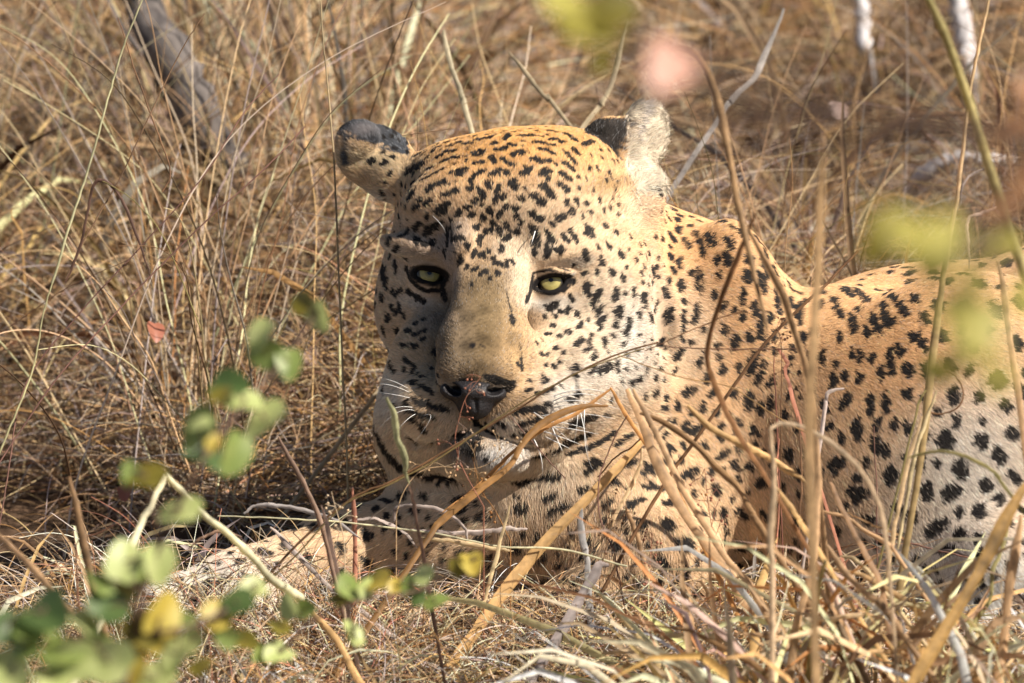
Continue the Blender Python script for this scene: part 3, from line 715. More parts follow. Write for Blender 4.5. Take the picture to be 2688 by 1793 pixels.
def coat(p, L, N):
    """Coat colour at world points p (lens coords L, normals N) and blackness 0..1."""
    n = len(p)
    c = np.tile(C_BUFF, (n, 1))
    back = np.clip((N[:, 2] - 0.15) / 0.7, 0, 1)[:, None] * (L[:, 0] > 1750)[:, None]
    c = c * (1 - 0.6 * back) + C_TAWNY * 0.6 * back
    belly = np.clip((-N[:, 2] - 0.1) / 0.6, 0, 1)[:, None]
    c = c * (1 - belly) + C_WHITE * belly
    for x, y, rx, ry, col, s in ZONES:
        g = s * np.exp(-(((L[:, 0] - x) / rx) ** 2 + ((L[:, 1] - y) / ry) ** 2) ** 1.5)[:, None]
        c = c * (1 - g) + np.array(col) * g
    # left ear: black upper edge; right ear: black back, pale hairy inside
    ear = (L[:, 0] < 1075) & (L[:, 1] < 500) & (L[:, 2] > 180)
    line = 412 - 0.0 * L[:, 0] - 0.9 * np.clip(960 - L[:, 0], -200, 60) - 40 * (L[:, 0] > 1100)
    e = np.clip((384 + 0.34 * (L[:, 0] - 960) + 10 * vnoise(p, 700, 3) - L[:, 1]) / 12, 0, 1)
    e2 = np.clip((922 + 0.12 * (L[:, 1] - 400) + 12 * vnoise(p, 500, 5) - L[:, 0]) / 12, 0, 1) * (L[:, 1] < 440) * np.clip((L[:, 0] - 898) / 8, 0, 1)
    dk = (np.maximum(e, e2) * ear)[:, None]
    c = c * (1 - dk) + np.array((0.07, 0.075, 0.085)) * dk
    tip = (ear * np.exp(-(((L[:, 0] - 955) / 34) ** 2 + ((L[:, 1] - 345) / 18) ** 2)))[:, None]
    c = c * (1 - .7 * tip) + np.array((0.34, 0.30, 0.29)) * .7 * tip
    e = (L[:, 1] < 490) & (L[:, 0] > 1532) & (L[:, 0] < 1660 + 0.25 * (400 - L[:, 1])) & (L[:, 2] > 200)
    sm = np.clip((1655 + 0.28 * (340 - L[:, 1]) + 6 * vnoise(p, 600, 9) - L[:, 0]) / 10, 0, 1) * e * (L[:, 1] > 318) * np.clip((478 - L[:, 1] + 0.4 * (1600 - L[:, 0])) / 10, 0, 1)
    blk = 0.035 + 0.02 * vnoise(p, 260, 11)
    c = c * (1 - sm[:, None]) + np.clip(np.array((blk, blk * .8, blk * .7)).T, .008, 1) * sm[:, None]
    inner = ((L[:, 0] > 1640) & (L[:, 1] < 520) & (L[:, 0] < 1800) & (L[:, 2] > 180)) * (1 - sm)
    c = c * (1 - inner[:, None] * .85) + np.array((0.86, 0.73, 0.55)) * inner[:, None] * .85
    fold = (inner * np.exp(-((L[:, 0] - (1668 + 0.25 * (340 - L[:, 1]))) / 12) ** 2) * (L[:, 1] < 370))[:, None]
    c = c * (1 - .7 * fold) + np.array((0.30, 0.29, 0.31)) * .7 * fold
    for r0 in ROS:
        ix = np.nonzero(np.abs(p[:, 0] - r0[0]) < .012)[0]
        g = .55 * np.clip(1.3 - np.linalg.norm(p[ix] - r0, axis=1) / .008, 0, 1)[:, None]
        c[ix] = c[ix] * (1 - g) + np.array((0.46, 0.25, 0.09)) * g
    # mottling
    m = 1 + 0.07 * vnoise(p, 300, 21) + 0.05 * vnoise(p, 900, 22)
    c = c * m[:, None]
    br = np.exp(-(((L[:, 0] - 1262) / 120) ** 2 + ((L[:, 1] - 860) / 150) ** 2) ** 2)
    c *= (1 - 0.42 * np.clip(vnoise(p, 240, 81) - .1, 0, 1) * br)[:, None]
    agouti = np.exp(-(((L[:, 0] - 1235) / 110) ** 2 + ((L[:, 1] - 900) / 170) ** 2))
    c *= (1 - 0.25 * np.clip(vnoise(p, 1500, 23), 0, 1) * agouti)[:, None]
    c *= (1 - 0.35 * np.clip(vnoise(p, 3200, 24), 0, 1) * agouti)[:, None]
    wob = 0.0011 * vnoise(p, 900, 31) + 0.0008 * vnoise(p, 2600, 32)
    black = np.zeros(n)
    for (ex, ey, ez), roll in zip(EYES, (8, -12)):        # black lid rims
        a = math.radians(roll); dx, dy = L[:, 0] - ex, L[:, 1] - ey
        u_, v_ = dx * math.cos(a) + dy * math.sin(a), -dx * math.sin(a) + dy * math.cos(a)
        q = np.hypot(u_ / 55, (v_ + 1) / 28)
        black = np.maximum(black, np.clip((1 - q) * 6 + .5, 0, 1) * (L[:, 2] < 200))
    order = np.argsort(p[:, 0]); xs_ = p[order, 0]
    for lst, soft, wf in ((SP, 0.0011, 1.0), (SK, 0.0009, 0.3)):
        for a, b, r in lst:
            lo = np.minimum(a, b) - r - 0.005; hi = np.maximum(a, b) + r + 0.005
            cand = order[np.searchsorted(xs_, lo[0]):np.searchsorted(xs_, hi[0])]
            q = p[cand]; ix = cand[((q > lo) & (q < hi)).all(1)]
            if not len(ix): continue
            q = p[ix]; ab = b - a; L2 = ab @ ab
            t = np.clip((q - a) @ ab / L2, 0, 1) if L2 > 1e-10 else np.zeros(len(q))
            d = np.linalg.norm(q - a - t[:, None] * ab, axis=1)
            rr = r * (1 - 0.25 * np.abs(2 * t - 1) ** 2) if L2 > 1e-10 else r
            v = np.clip((rr + wob[ix] * wf * min(1, r / 0.004) - d) / soft + 0.5, 0, 1)
            black[ix] = np.maximum(black[ix], v)
    return c, black


print('spots', len(SP))
sc_, sb_ = coat(WV, LP, VN)
skin_col = sc_ * 0.75 * (1 - sb_[:, None]) + C_BLACK * sb_[:, None]
gz = gpt(1500, 1650, 0.0)
leo = link_mesh('leopard', WV, LQ, M_SKIN, cols=skin_col, origin=(float(WV[:, 0].mean()), float(WV[:, 1].mean()), 0.0))
tag(leo, 'spotted leopard lying in dry grass with its head up, facing the viewer', 'leopard')

# ---------------------------------------------------------------- fur
def grow_fur(n_total):
    area = np.linalg.norm(np.cross(WV[tri[:, 1]] - WV[tri[:, 0]], WV[tri[:, 2]] - WV[tri[:, 0]]), axis=1)
    cen = LP[tri].mean(1); tn = VN[tri].mean(1)
    facing = -(tn @ AX_A)
    head = (cen[:, 0] > 850) & (cen[:, 0] < 1790) & (cen[:, 1] < 1270) & (cen[:, 2] < 520)
    dens = np.where(facing > -0.35, 1.0, 0.22) * np.where(head, 1.7, 1.0) * np.where(cen[:, 0] > 2750, 0.3, 1.0)
    for ex, ey, ez in EYES:
        dens[np.hypot(cen[:, 0] - ex, (cen[:, 1] - ey) * 1.3) < 40] = 0.0
    dens[(np.abs(cen[:, 0] - 1240) < 70 - 0.35 * (cen[:, 1] - 1000)) & (cen[:, 1] > 1012) & (cen[:, 1] < 1085) & (cen[:, 2] < 0)] *= 0.05
    w = area * dens; w /= w.sum()
    f = RNG.choice(len(tri), n_total, p=w)
    u, v = RNG.random(n_total), RNG.random(n_total)
    s = u + v > 1; u[s] = 1 - u[s]; v[s] = 1 - v[s]
    A, Bt, Ct = tri[f, 0], tri[f, 1], tri[f, 2]
    mix = lambda X: X[A] * (1 - u - v)[:, None] + X[Bt] * u[:, None] + X[Ct] * v[:, None]
    p, L, N = mix(WV), mix(LP), mix(VN)
    N /= np.linalg.norm(N, axis=1)[:, None]
    # lie of the hair: back from the nose over the head, backwards and down over the body
    x, y, z = L.T
    nose = np.array((1245, 1010, -210.0))
    d = L - nose; d[:, 1] *= 1.15
    d /= np.linalg.norm(d, axis=1)[:, None] + 1e-9
    ishead = np.clip((1800 - x) / 160, 0, 1) * np.clip((1300 - y) / 120, 0, 1)
    body = np.stack([0.75 + 0 * x, 0.65 * np.clip((y - 650) / 500, -0.2, 1), 0.25 + 0 * x], -1)
    legs = ((x < 1350) & (y > 1290))
    body[legs] = (-0.8, 0.35, -0.2)
    chest = (x > 1300) & (x < 1800) & (y > 1180)
    body[chest] = (0.15, 0.95, 0.0)
    flow = d * ishead[:, None] + body * (1 - ishead)[:, None]
    chin = (y > 1150) & (y < 1290) & (x > 1150) & (x < 1480) & (z < 60)
    flow[chin] = (0.1, 0.9, 0.2)
    ear_r = (x > 1645) & (y < 500) & (x < 1800) & (z > 160)
    flow[ear_r] = (0.8, -0.45, -0.1)
    ear_l = (x < 1060) & (y < 500) & (z > 180)
    flow[ear_l] = (-0.6, -0.7, 0.2)
    F_ = flow[:, :1] * AX_R - flow[:, 1:2] * AX_U + flow[:, 2:] * AX_A
    F_ += RNG.normal(size=F_.shape) * 0.22 + (0.10 + 0.10 * ishead[:, None]) * np.stack([vnoise(p, 420, 41), vnoise(p, 420, 42), vnoise(p, 420, 43)], -1)
    F_ -= N * (F_ * N).sum(1)[:, None]
    F_ /= np.linalg.norm(F_, axis=1)[:, None] + 1e-9
    # length
    l = np.full(n_total, 0.0058)
    hd = ishead > 0.5
    l[hd] = 0.0052
    bridge = np.exp(-(((x - 1250) / 110) ** 2 + ((y - 900) / 190) ** 2))
    l = l * (1 - 0.5 * bridge * hd)
    eyed = np.min([np.hypot(x - e[0], y - e[1]) for e in EYES], axis=0)
    l *= np.clip(eyed / 110, 0.28, 1) ** (hd * 1.0)
    l += hd * 0.004 * (np.exp(-(((x - 1020) / 80) ** 2 + ((y - 1080) / 120) ** 2)) + np.exp(-(((x - 1620) / 90) ** 2 + ((y - 960) / 140) ** 2)) + 0.6 * chin)
    l[ear_r] = RNG.uniform(0.005, 0.013, ear_r.sum()); l[ear_l] = 0.0045
    l += 0.006 * np.exp(-(((x - 1660) / 70) ** 2 + ((y - 540) / 60) ** 2))
    l += 0.005 * np.clip((y - 1180) / 200, 0, 1) * (x < 1800) * (x > 1150) * (1 - hd)
    l *= RNG.uniform(0.7, 1.25, n_total)
    lift = np.where(hd, 0.34, 0.24) * np.where(hd, RNG.uniform(.6, 1.5, n_total), RNG.uniform(.75, 1.25, n_total)); lift[ear_r] = 0.4; lift = lift * (1 - .3 * bridge)
    c, b = coat(p + F_ * (0.42 * l)[:, None], L, N)
    # hairs carry their spot colour, with some ticking
    b = (b > RNG.uniform(0.25, 0.75, n_total)).astype(float)
    keep = RNG.random(n_total)
    b[(b > 0.5) & (keep < 0.03)] = 0.4
    c = c * np.exp(RNG.normal(0, 0.22, (n_total, 1)))
    tick = (RNG.random(n_total) < 0.30 * bridge) & hd
    c[tick] *= 0.35
    grey = RNG.random(n_total) < 0.06
    c[grey] = c[grey] * 0.6 + 0.25
    col = c * (1 - b[:, None]) + C_BLACK * RNG.uniform(0.7, 1.8, (n_total, 1)) * b[:, None]
    K = 4
    pts = np.zeros((n_total, K, 3)); rad = np.zeros((n_total, K))
    for i, t in enumerate(np.linspace(0, 1, K)):
        rise = lift * (t - 0.45 * t * t)
        pts[:, i] = p + N * ((rise * l) - 0.0004)[:, None] + F_ * (t * l * 0.95)[:, None] - np.array((0, 0, 1.0)) * (0.10 * t * t * l)[:, None]
        rad[:, i] = (1 - t) ** 0.6 * 0.00017 + 0.00003
    far = np.where((N @ AX_A) > 0.35, 1.8, 1.0) * np.where(x > 2750, 1.7, 1.0) * np.where(hd, 0.9, 1.05)
    rad *= far[:, None]
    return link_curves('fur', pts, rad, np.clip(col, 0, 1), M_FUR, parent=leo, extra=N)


fur = grow_fur(FUR_N)

# ---------------------------------------------------------------- eyes, nose, whiskers
def uv_sphere(c, r, nu=32, nv=20):
    v = [(0, 0, 1)]
    for j in range(1, nv):
        for i in range(nu):
            a = math.pi * j / nv; b = 2 * math.pi * i / nu
            v.append((math.sin(a) * math.cos(b), math.sin(a) * math.sin(b), math.cos(a)))
    v.append((0, 0, -1))
    f = [[0, 1 + i, 1 + (i + 1) % nu] for i in range(nu)]
    for j in range(nv - 2):
        for i in range(nu):
            a = 1 + j * nu + i; b = 1 + j * nu + (i + 1) % nu
            f.append([a, a + nu, b + nu, b])
    e = len(v) - 1
    f += [[e, 1 + (nv - 2) * nu + (i + 1) % nu, 1 + (nv - 2) * nu + i] for i in range(nu)]
    return np.array(v) * r, f


def eye_material(name, iris, dark):
    m, nt, p = new_mat(name)
    tc = nt.nodes.new('ShaderNodeTexCoord'); sep = nt.nodes.new('ShaderNodeSeparateXYZ')
    nt.links.new(tc.outputs['Object'], sep.inputs[0])
    cb = nt.nodes.new('ShaderNodeCombineXYZ'); nt.links.new(sep.outputs[0], cb.inputs[0]); nt.links.new(sep.outputs[1], cb.inputs[1])
    ln = nt.nodes.new('ShaderNodeVectorMath'); ln.operation = 'LENGTH'; nt.links.new(cb.outputs[0], ln.inputs[0])
    mr = nt.nodes.new('ShaderNodeMapRange'); mr.inputs[1].default_value = 0; mr.inputs[2].default_value = 0.0135
    nt.links.new(ln.outputs[1], mr.inputs[0])
    cr = nt.nodes.new('ShaderNodeValToRGB'); r = cr.color_ramp
    r.elements[0].position = 0.0; r.elements[0].color = (0.004, 0.004, 0.004, 1)
    r.elements[1].position = 0.115; r.elements[1].color = (0.004, 0.004, 0.004, 1)
    for pos, c in ((0.15, np.array(iris) * .5), (0.34, iris), (0.54, iris), (0.60, dark), (0.68, (0.01, 0.008, 0.007)), (1.0, (0.02, 0.013, 0.01))):
        e = r.elements.new(pos); e.color = (*c, 1)
    nt.links.new(mr.outputs[0], cr.inputs[0])
    nz = nt.nodes.new('ShaderNodeTexNoise'); nz.inputs['Scale'].default_value = 900; nt.links.new(tc.outputs['Object'], nz.inputs['Vector'])
    mx = nt.nodes.new('ShaderNodeMix'); mx.data_type = 'RGBA'; mx.blend_type = 'MULTIPLY'; mx.inputs[0].default_value = .35
    nt.links.new(cr.outputs[0], mx.inputs[6]); nt.links.new(nz.outputs[0], mx.inputs[7])
    nt.links.new(mx.outputs[2], p.inputs['Base Color'])
    p.inputs['Roughness'].default_value = 0.25
    p.inputs['Specular IOR Level'].default_value = 0.25; p.inputs['Coat Weight'].default_value = 0.5; p.inputs['Coat Roughness'].default_value = 0.03
    return m


M_EYE = eye_material('eye', (0.48, 0.41, 0.14), (0.10, 0.08, 0.04))
sv, sf = uv_sphere((0, 0, 0), 1.0)
for (ec, gaze) in zip(EYES, ((0.0, -0.16), (0.0, -0.2))):
    c = lens_to_world(np.array([ec]))[0]
    r = 51 * PX
    o = link_mesh('eye', sv * r, sf, M_EYE)
    o.parent = leo
    z = Vector(-AX_A + AX_R * gaze[0] - AX_U * gaze[1]).normalized()
    o.location = Vector(c) - leo.location
    o.rotation_euler = z.to_track_quat('Z', 'Y').to_euler()

NB = Field(make_axis(1100, 1400, [], 4.0), make_axis(960, 1140, [], 4.0), make_axis(-360, -60, [], 5.0))
wn_ = to_lens(hit(1254, 968)[0])[2] / PX + 14
NB.ell((1242, 1028, wn_ + 34), (88, 36, 60), 12, roll=4)
NB.ell((1246, 1064, wn_ + 34), (46, 38, 50), 18)
NB.ell((1190, 1022, wn_ + 0), (27, 14, 30), 8, roll=24, sub=True)
NB.ell((1300, 1022, wn_ + 0), (27, 14, 30), 8, roll=-16, sub=True)
NB.cap((1248, 1050, wn_ - 14), (1250, 1100, wn_ - 10), 4, 4, 6, sub=True)
nP, nQ = NB.mesh()
nP = relax(nP, nQ, 1, .5)
M_NOSE = solid_material('nose_leather', (0.010, 0.008, 0.009), 0.6, 0.3, 500, 0.5, spec=0.5)
nose_o = link_mesh('nose', lens_to_world(nP), nQ[:, ::-1], M_NOSE, parent=leo)

WH = [  # whiskers: root, bend, tip in photo px, and how far each stands off towards or away from the lens (px)
    ((1452, 1040), (1540, 1022), (1610, 1040)), ((1448, 1056), (1530, 1034), (1625, 1062)), ((1452, 1064), (1520, 1052), (1640, 1078)),
    ((1420, 1092), (1520, 1086), (1612, 1100)), ((1400, 1082), (1440, 1110), (1500, 1160)), ((1440, 1120), (1500, 1126), (1570, 1140)),
    ((1420, 1130), (1480, 1150), (1530, 1170)), ((1430, 1146), (1470, 1165), (1500, 1180)), ((1516, 1070), (1516, 1100), (1508, 1160)),
    ((1520, 1066), (1532, 1120), (1545, 1190)), ((1536, 1050), (1536, 1160), (1556, 1232)), ((1440, 1100), (1470, 1170), (1475, 1180)),
    ((1452, 1072), (1500, 1062), (1560, 1066)), ((1444, 1108), (1490, 1112), (1540, 1126)), ((1400, 1150), (1420, 1200), (1424, 1250)),
    ((1075, 1030), (1020, 1010), (985, 1012)), ((1078, 1045), (1030, 1035), (990, 1030)), ((1085, 1070), (1040, 1070), (1005, 1090)),
    ((1090, 1078), (1040, 1085), (985, 1136)), ((1110, 1092), (1130, 1098), (1088, 1160)), ((1092, 1086), (1060, 1110), (1030, 1150)),
    ((1072, 1020), (1030, 1000), (1000, 995)), ((1134, 565), (1158, 590), (1170, 612)), ((1405, 606), (1398, 630), (1392, 650)),
]
wp, wr, wc = [], [], []
for a, b, c in WH:
    pa = hit(*a)[0]
    wa = to_lens(pa)[2]
    P0, P1, P2 = pa, wpt(*b, wa - 0.012), wpt(*c, wa + 0.004 * random.random() - 0.006)
    t = np.linspace(0, 1, 9)[:, None]
    wp.append((1 - t) ** 2 * P0 + 2 * t * (1 - t) * (2 * P1 - 0.5 * (P0 + P2)) + t * t * P2)
    wr.append(np.linspace(0.00042 if a[0] > 1300 else 0.00017, 0.00006, 9)); wc.append((0.85, 0.84, 0.80))
link_curves('whiskers', np.array(wp), np.array(wr), np.array(wc), M_STRAW, parent=leo)
# ================================================================ GROUND
def hills(x, y):
    return 0.018 * np.sin(3.1 * x + 1.3) * np.sin(2.7 * y + .4) + 0.010 * np.sin(9.0 * x + 5.0 * y) + 0.006 * np.sin(23 * x - 17 * y) - 0.012


def ground_sheet():
    xs = np.concatenate([np.linspace(-60, -2.2, 14)[:-1], np.linspace(-2.2, 2.2, 150), np.linspace(2.2, 60, 14)[1:]])
    ys = np.concatenate([np.linspace(-60, -1.8, 14)[:-1], np.linspace(-1.8, 4.5, 200), np.linspace(4.5, 60, 14)[1:]])
    X, Y = np.meshgrid(xs, ys, indexing='ij')
    Z = hills(X, Y)
    v = np.stack([X, Y, Z], -1).reshape(-1, 3)
    n, m = X.shape
    i = np.arange(n - 1)[:, None] * m + np.arange(m - 1)[None]
    i = i.ravel()
    q = np.stack([i, i + m, i + m + 1, i + 1], -1)
    return v, q


gvv, gqq = ground_sheet()
M_SOIL = solid_material('soil', (0.06, 0.036, 0.022), 0.95, nscale=30, bump=0.8, spec=0.1, second=(0.15, 0.095, 0.058))
tag(link_mesh('ground', gvv, gqq, M_SOIL), 'brown dusty soil under the dry grass', kind='structure')

PAL = {
    'straw': (0.68, 0.48, 0.27), 'tan': (0.57, 0.36, 0.19), 'gold': (0.61, 0.38, 0.16), 'orange': (0.48, 0.24, 0.08), 'brown': (0.20, 0.105, 0.05),
    'purple': (0.22, 0.115, 0.085), 'red': (0.42, 0.18, 0.11), 'grey': (0.47, 0.39, 0.34), 'green': (0.46, 0.45, 0.24), 'pale': (0.76, 0.60, 0.40),
    'dark': (0.085, 0.05, 0.035), 'pinkish': (0.58, 0.42, 0.32), 'lime': (0.40, 0.40, 0.10), 'olive': (0.26, 0.22, 0.08)}
PK = {k: np.array(v) for k, v in PAL.items()}


def palette_mix(n, names, w):
    w = np.array(w, float); w /= w.sum()
    idx = RNG.choice(len(names), n, p=w)
    c = np.array([PK[k] for k in names])[idx]
    return c * np.exp(np.clip(RNG.normal(-0.36, 0.52, (n, 1)), -2, .20)) * (1 + RNG.normal(size=(n, 3)) * 0.04)


def blocked(x, y, r=0.0):
    """True where the animal lies over the ground at (x, y)."""
    out = np.zeros(len(x), bool)
    for i in range(len(x)):
        for dx, dy in ((0, 0),) if not r else ((0, 0), (r, 0), (-r, 0), (0, r), (0, -r)):
            if BVH.ray_cast(Vector((x[i] + dx, y[i] + dy, -0.6)), Vector((0, 0, 1)))[0] is not None:
                out[i] = True; break
    return out


# occupancy map of the animal's footprint, for quick look-ups
FX = np.linspace(-0.5, 0.9, 141); FY = np.linspace(-0.35, 0.55, 91)
_gx, _gy = np.meshgrid(FX, FY, indexing='ij')
OCC = blocked(_gx.ravel(), _gy.ravel()).reshape(_gx.shape)


def occ(x, y):
    i = np.clip(((x + 0.5) / 0.01).round().astype(int), 0, 140); j = np.clip(((y + 0.35) / 0.01).round().astype(int), 0, 90)
    return OCC[i, j] & (x > -0.5) & (x < 0.9) & (y > -0.35) & (y < 0.55)


def strands(x, y, z, az, el, ln, bend, npt=5, wob=0.04):
    """Curved strands: heading az, elevation el (rad), drooping by bend."""
    n = len(x)
    P = np.zeros((n, npt, 3)); P[:, 0] = np.stack([x, y, z], -1)
    st = ln / (npt - 1)
    wa = RNG.normal(size=n) * wob * 4
    for i in range(1, npt):
        t = i / (npt - 1)
        e = el - bend * t * t; a = az + wa * t
        d = np.stack([np.cos(e) * np.cos(a), np.cos(e) * np.sin(a), np.sin(e)], -1)
        P[:, i] = P[:, i - 1] + d * st[:, None] + RNG.normal(size=(n, 3)) * (ln * wob * 0.35)[:, None]
    return P


def ribbons(P, W, C, side=None, fold=0.25):
    """Folded blades: P (n,k,3), W (n,k) full width -> verts, quads, colours."""
    n, k, _ = P.shape
    T = np.gradient(P, axis=1); T /= np.linalg.norm(T, axis=2, keepdims=True) + 1e-9
    if side is None:
        r = RNG.normal(size=(n, 1, 3)); r[:, :, 2] *= 0.5
    else:
        r = side
    S = np.cross(T, np.broadcast_to(r, P.shape)); S /= np.linalg.norm(S, axis=2, keepdims=True) + 1e-9
    U = np.cross(S, T)
    h = (W / 2)[..., None]
    V = np.stack([P - S * h + U * h * fold, P - U * h * fold, P + S * h + U * h * fold], 2)      # n,k,3,3
    base = (np.arange(n) * k * 3)[:, None, None] + (np.arange(k - 1) * 3)[None, :, None] + np.arange(2)[None, None, :]
    q = np.stack([base, base + 1, base + 4, base + 3], -1).reshape(-1, 4)
    c = np.repeat(C, k * 3, axis=0) if C.shape[0] == n else C
    return V.reshape(-1, 3), q, c


def front_ok(P, keep_over=1420, slack=0.0):
    """Keep strands in front of the animal out of the photographed view of it: their highest seen point stays below keep_over."""
    L = to_lens(P.reshape(-1, 3)).reshape(*P.shape[:2], 3)
    top = L[..., 1].min(1)
    xm = L[..., 0].mean(1)
    ko = keep_over(xm) if callable(keep_over) else keep_over
    return (top > ko) | (L[..., 2].min(1) > 0.30)


def patch(x, y, f=2.2, s=5):
    p = np.stack([x, y, 0 * x], -1)
    return vnoise(p, f, s)


HOLES = [(gpt(1290, 250), .16), (gpt(2000, 90), .10), (gpt(60, 430), .12), (gpt(1900, 480), .09), (gpt(250, 1130), .08), (gpt(120, 1350), .07), (gpt(620, 420), .07), (gpt(1700, 80), .10)]


def gaps(x, y):
    k = patch(x, y, 9, 71) + 0.7 * patch(x, y, 21, 72)
    keep = (k > -0.30) | (RNG.random(len(x)) < .14) | ((y < 0.1) & (k > -.9))
    for h, r in HOLES:
        keep &= (np.hypot(x - h[0], (y - h[1]) * .8) > r * RNG.uniform(.6, 1.2, len(x))) | (RNG.random(len(x)) < .12)
    return keep


# ---------------------------------------------------------------- matted straw and litter over all the ground (nobody could count it)
def litter(name, n, x0, x1, y0, y1, zmax, lmin, lmax, elmax, rad, names, w, label, dark=1.0, kp=4):
    x = RNG.uniform(x0, x1, n); y = RNG.uniform(y0, y1, n)
    ok = ~occ(x, y)
    ok &= gaps(x, y)
    x, y = x[ok], y[ok]; n = len(x)
    z = hills(x, y) + RNG.uniform(0, 1, n) ** 1.6 * zmax * (1 + 0.5 * patch(x, y, 5, 8))
    az = RNG.uniform(0, 2 * math.pi, n); el = RNG.uniform(-0.15, elmax, n) * RNG.random(n)
    ln = RNG.uniform(lmin, lmax, n) * RNG.uniform(.5, 1, n)
    P = strands(x, y, z, az, el, ln, RNG.uniform(0, .7, n), kp, 0.06)
    ok = front_ok(P, lambda xm: np.where(xm < 1250, 1480, np.where(xm < 1900, 1570, 1560)) + RNG.normal(size=len(xm)) * 40)
    P = P[ok]; n = len(P)
    c = palette_mix(n, names, w) * (1 + 0.28 * patch(P[:, 0, 0], P[:, 0, 1], 4, 13))[:, None]
    r = rad * RNG.uniform(.5, 1.3, (n, 1)) * np.linspace(1, .45, kp)[None]
    return tag(link_curves(name, P, r, np.clip(c, .01, .9), M_STRAW), label, kind='stuff')


LN = ('straw', 'tan', 'gold', 'brown', 'grey', 'orange', 'pale', 'dark', 'pinkish')
litter('straw_litter', int(110000 * DENS), -1.25, 1.35, -0.45, 2.6, 0.055, .03, .13, 1.0, 0.00062, LN, (5, 8, 4, 7, 5, 2, 3, 3, 2), 'matted dry straw covering the ground')
litter('grass_litter', int(150000 * DENS), -1.2, 1.3, -0.1, 2.4, 0.15, .05, .22, 1.35, 0.00048, LN, (5, 8, 4, 5, 5, 2, 3, 1, 2), 'tangled thin dry stems over the litter')
litter('near_litter', int(50000 * DENS), -1.25, 1.6, -1.3, -0.42, 0.05, .03, .13, 1.0, 0.0007, LN, (5, 8, 4, 7, 5, 2, 3, 3, 2), 'matted dry straw on the ground nearest the viewer')
litter('fine_litter', int(50000 * DENS), -0.5, 0.55, -0.42, 0.15, 0.06, .015, .07, 1.2, 0.00042, LN, (4, 6, 4, 6, 6, 5, 3, 3, 2), 'fine curled litter in front of the leopard')


# ---------------------------------------------------------------- tufts of standing dry grass
def tufts(name, cx, cy, per, hmin, hmax, spread, rad, names, w, label, ribbon=False, wid=0.003, lean=None, bend=(0.2, 1.1), kp=7, front_free=False, over=False, bright=1.0):
    n = len(cx) * per
    x = np.repeat(cx, per) + RNG.normal(size=n) * spread; y = np.repeat(cy, per) + RNG.normal(size=n) * spread
    ok = ~occ(x, y) & (gaps(x, y) if not front_free else True); x, y = x[ok], y[ok]; n = len(x)
    z = hills(x, y) - 0.01
    ln = RNG.uniform(hmin, hmax, n)
    az = RNG.uniform(0, 2 * math.pi, n) if lean is None else RNG.normal(lean, 1.0, n)
    el = np.pi / 2 - np.abs(RNG.normal(0, 0.55, n))
    P = strands(x, y, z, az, el, ln, RNG.uniform(*bend, n), kp, 0.03)
    # nothing grows through the animal or across its photographed face
    L = to_lens(P.reshape(-1, 3)).reshape(n, kp, 3)
    inside = occ(P[..., 0].ravel(), P[..., 1].ravel()).reshape(n, kp) & (P[..., 2] < 0.26)
    front = (L[:, 0, 2] < 0.22) & (L[..., 1].min(1) < np.where(L[..., 0].mean(1) < 900, 1300, np.where(L[..., 0].mean(1) > 1950, 1400, 1470)))
    ok = (~(inside.any(1)) | over) & (~front if not front_free else L[..., 1].min(1) > np.where(L[..., 0].mean(1) > 2000, 1380, 1330))
    P = P[ok]; n = len(P)
    c = palette_mix(n, names, w) * (1 + 0.2 * patch(P[:, 0, 0], P[:, 0, 1], 4, 17))[:, None]
    c = np.clip(c * bright, .01, .78)
    if ribbon:
        prof = np.sin(np.linspace(0.35, math.pi, kp)) ** 0.6
        Wd = wid * RNG.uniform(.5, 1.5, (n, 1)) * prof[None]
        v, q, cc = ribbons(P, Wd, c)
        return tag(link_mesh(name, v, q, M_BLADE, cols=cc), label, kind='stuff')
    r = rad * RNG.uniform(.6, 1.3, (n, 1)) * np.linspace(1, .3, kp)[None]
    return tag(link_curves(name, P, r, c, M_STRAW), label, kind='stuff')


def spots_xy(n, x0, x1, y0, y1):
    return RNG.uniform(x0, x1, n), RNG.uniform(y0, y1, n)


cx, cy = spots_xy(int(330 * DENS), -1.25, 1.3, 0.35, 2.6)
tufts('dry_grass', cx, cy, 36, .10, .42, .035, 0.00065, ('straw', 'tan', 'gold', 'brown', 'grey', 'orange', 'olive'), (5, 7, 5, 4, 3, 3, 1), 'thin stems of dry standing grass behind the leopard')
cx, cy = spots_xy(int(260 * DENS), -1.25, 1.3, 0.30, 2.7)
tufts('dry_blades', cx, cy, 22, .10, .40, .04, 0, ('straw', 'tan', 'gold', 'brown', 'grey', 'pale', 'pinkish'), (4, 7, 5, 4, 3, 2, 1), 'broad dry grass blades behind the leopard', ribbon=True, wid=.0054, bend=(.5, 2.8))
cx = np.concatenate([RNG.uniform(-.60, -.15, 18), RNG.uniform(-.42, -.18, 6)]); cy = np.concatenate([RNG.uniform(.35, 1.6, 18), RNG.uniform(.2, .5, 6)])
tufts('tall_grass', cx, cy, 26, .25, .62, .03, 0.0009, ('straw', 'tan', 'pale', 'brown', 'grey', 'green'), (6, 5, 3, 2, 2, 1), 'taller pale straw standing left of the leopard')
cx, cy = spots_xy(150, -.9, 1.0, -.42, .25)
tufts('low_grass', cx, cy, 22, .04, .13, .03, 0.0005, ('straw', 'tan', 'gold', 'brown', 'grey', 'orange', 'red'), (4, 6, 5, 3, 5, 3, 1), 'low dry grass around the leopard', bend=(.4, 2.2))
cx, cy = spots_xy(110, -.55, .6, -.40, .08)
